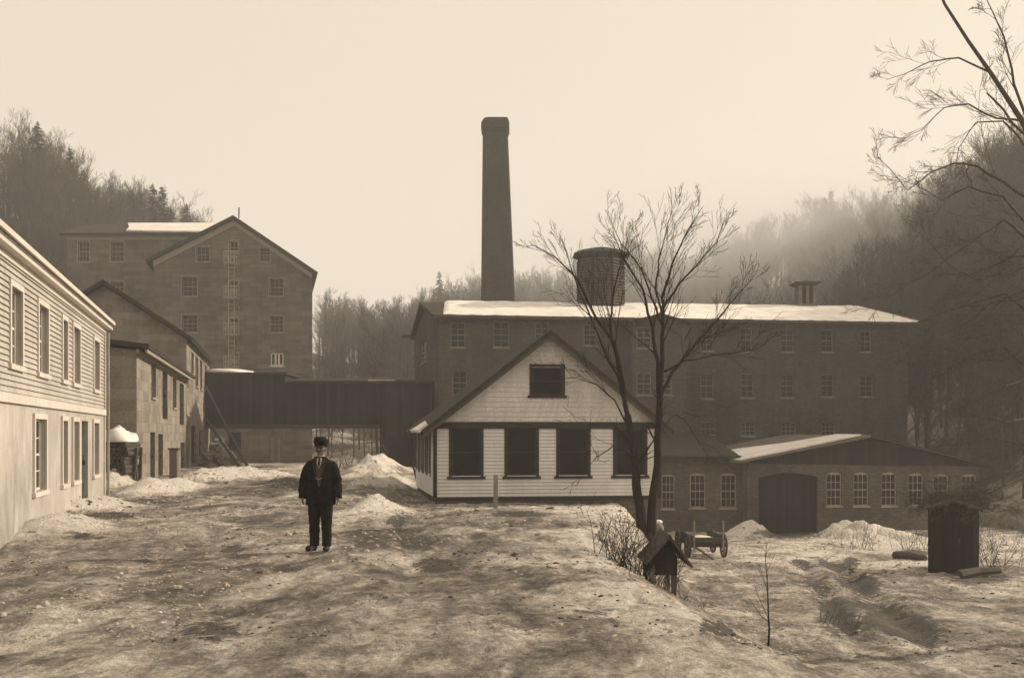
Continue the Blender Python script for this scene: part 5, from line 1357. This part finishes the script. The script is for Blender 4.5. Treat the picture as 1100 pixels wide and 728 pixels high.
    c = MB(); c.loft([E(0, .008, 1.640, .086, .104, 24), E(0, .006, 1.665, .096, .112, 24), E(0, .005, 1.70, .112, .124, 24), E(-.002, .004, 1.735, .112, .122, 24), E(-.008, .004, 1.768, .094, .104, 24), E(-.014, .0, 1.788, .055, .06, 24)])
    hd(c); co = c.build('cap', cloth, bo, uv=False, smooth=True)
    v = MB(); n = 12; A = [(X + .082 * math.cos(math.pi + math.pi * i / n), Y - .04 + .07 * math.sin(math.pi + math.pi * i / n), z0 + 1.652) for i in range(n + 1)]
    B = [(X + .078 * math.cos(math.pi + math.pi * i / n), Y - .055 + .112 * math.sin(math.pi + math.pi * i / n), z0 + 1.636) for i in range(n + 1)]
    B2 = [(p[0], p[1], p[2] - .006) for p in B]; A2 = [(p[0], p[1], p[2] - .008) for p in A]
    v.add(A + B + B2 + A2, [(r_ * (n + 1) + i, r_ * (n + 1) + i + 1, ((r_ + 1) % 4) * (n + 1) + i + 1, ((r_ + 1) % 4) * (n + 1) + i) for r_ in range(4) for i in range(n)]); hd(v).build('visor', leather, co, uv=False)
    h = MB(); h.ellipsoid((X, Y + .018, z0 + 1.635), (.080, .092, .062), 16, 10); hd(h).build('hair', hairm, bo, uv=False, smooth=True)
    mo = MB(); mo.ellipsoid((X - .018, Y - .094, z0 + 1.568), (.024, .011, .011), 10, 6); mo.ellipsoid((X + .018, Y - .094, z0 + 1.568), (.024, .011, .011), 10, 6); hd(mo).build('moustache', hairm, bo, uv=False)
    for s in (-1, 1): hd(MB().ellipsoid((X + s * .029, Y - .080, z0 + 1.616), (.012, .008, .007), 10, 6)).build('eye', leather, bo, uv=False)
man()

# ================================================================ haze
hz_ = MB().box((-336, -66, -8), (336, 350, 74)).build('haze', bpy.data.materials.new('haze_air'), None, uv=False); tag(hz_, 'thin pale winter haze filling the valley', 'haze', None, 'stuff')
hm = hz_.data.materials[0]; hm.use_nodes = True; hm.node_tree.nodes.clear()
ho = hm.node_tree.nodes.new('ShaderNodeOutputMaterial'); hv = hm.node_tree.nodes.new('ShaderNodeVolumePrincipled'); hm.node_tree.links.new(hv.outputs[0], ho.inputs['Volume'])
hv.inputs['Density'].default_value = .0011; hv.inputs['Color'].default_value = (1, 1, 1, 1); hv.inputs['Anisotropy'].default_value = .2

# drifting smoke and mist behind the long mill
mb_ = MB(); mb_.ellipsoid((30, 120, 24), (52, 26, 17), 20, 12); ms = mb_.build('mist', bpy.data.materials.new('mist_air'), None, uv=False, origin=(30, 120, 24)); tag(ms, 'pale smoke and mist drifting before the right hillside', 'mist', None, 'stuff')
mm = ms.data.materials[0]; mm.use_nodes = True; t_ = mm.node_tree; t_.nodes.clear()
mo_ = t_.nodes.new('ShaderNodeOutputMaterial'); mv = t_.nodes.new('ShaderNodeVolumePrincipled'); t_.links.new(mv.outputs[0], mo_.inputs['Volume']); mv.inputs['Color'].default_value = (1, 1, 1, 1)
tc_ = t_.nodes.new('ShaderNodeTexCoord'); mp_ = t_.nodes.new('ShaderNodeMapping'); mp_.inputs['Scale'].default_value = (1 / 52, 1 / 26, 1 / 17); t_.links.new(tc_.outputs['Object'], mp_.inputs[0])
gr_ = t_.nodes.new('ShaderNodeTexGradient'); gr_.gradient_type = 'QUADRATIC_SPHERE'; t_.links.new(mp_.outputs[0], gr_.inputs[0])
nz_ = t_.nodes.new('ShaderNodeTexNoise'); nz_.inputs['Scale'].default_value = 2.2; nz_.inputs['Detail'].default_value = 2; t_.links.new(mp_.outputs[0], nz_.inputs['Vector'])
m1_ = t_.nodes.new('ShaderNodeMath'); m1_.operation = 'MULTIPLY'; t_.links.new(gr_.outputs['Fac'], m1_.inputs[0]); t_.links.new(nz_.outputs['Fac'], m1_.inputs[1])
m2_ = t_.nodes.new('ShaderNodeMath'); m2_.operation = 'MULTIPLY'; t_.links.new(m1_.outputs[0], m2_.inputs[0]); m2_.inputs[1].default_value = .12; t_.links.new(m2_.outputs[0], mv.inputs['Density'])

# ================================================================ light, sky, camera
AZ, EL = math.atan2(1.0, .34), R(25)         # sun off to the right and slightly beyond the mills
sd = Vector((math.sin(AZ) * math.cos(EL), math.cos(AZ) * math.cos(EL), math.sin(EL)))
sun = bpy.data.lights.new('sun', 'SUN'); sun.energy = 5.0; sun.angle = R(1.2); sun.color = (1, .87, .70)
so = bpy.data.objects.new('sun', sun); col.objects.link(so); so.rotation_euler = (-sd).to_track_quat('-Z', 'Y').to_euler(); so.location = (60, 30, 60)
w = bpy.data.worlds.new('World'); scn.world = w; w.use_nodes = True; nt = w.node_tree; bg = nt.nodes['Background']
sky = nt.nodes.new('ShaderNodeTexSky'); sky.sky_type = 'NISHITA'; sky.sun_disc = False; sky.sun_elevation = EL; sky.sun_rotation = AZ; sky.air_density = 1; sky.dust_density = 3; sky.ozone_density = 1
bw = nt.nodes.new('ShaderNodeRGBToBW'); nt.links.new(sky.outputs[0], bw.inputs[0])
mx = nt.nodes.new('ShaderNodeMix'); mx.data_type = 'FLOAT'; mx.inputs[0].default_value = .7; nt.links.new(bw.outputs[0], mx.inputs[2]); mx.inputs[3].default_value = 11.0
cm = nt.nodes.new('ShaderNodeMix'); cm.data_type = 'RGBA'; cm.blend_type = 'MULTIPLY'; cm.inputs[0].default_value = 1; nt.links.new(mx.outputs[0], cm.inputs[6]); cm.inputs[7].default_value = (1, .87, .70, 1)
nt.links.new(cm.outputs[2], bg.inputs[0]); bg.inputs[1].default_value = .1
cam = bpy.data.cameras.new('camera'); cam.lens = 36; cam.sensor_width = 36; cam.shift_y = (HZ - 364) / 1100; cam.clip_end = 2000; cam.clip_start = .1
co_ = bpy.data.objects.new('camera', cam); col.objects.link(co_); co_.location = (0, 0, CZ); co_.rotation_euler = (R(90), 0, 0); scn.camera = co_
scn.view_settings.view_transform = 'Standard'; scn.view_settings.look = 'None'; scn.view_settings.exposure = 0; scn.view_settings.gamma = 1
scn.cycles.use_denoising = True; scn.cycles.max_bounces = 6; scn.cycles.volume_bounces = 1; scn.cycles.diffuse_bounces = 3
for o in bpy.data.objects:
    if '_o' in o: del o['_o']
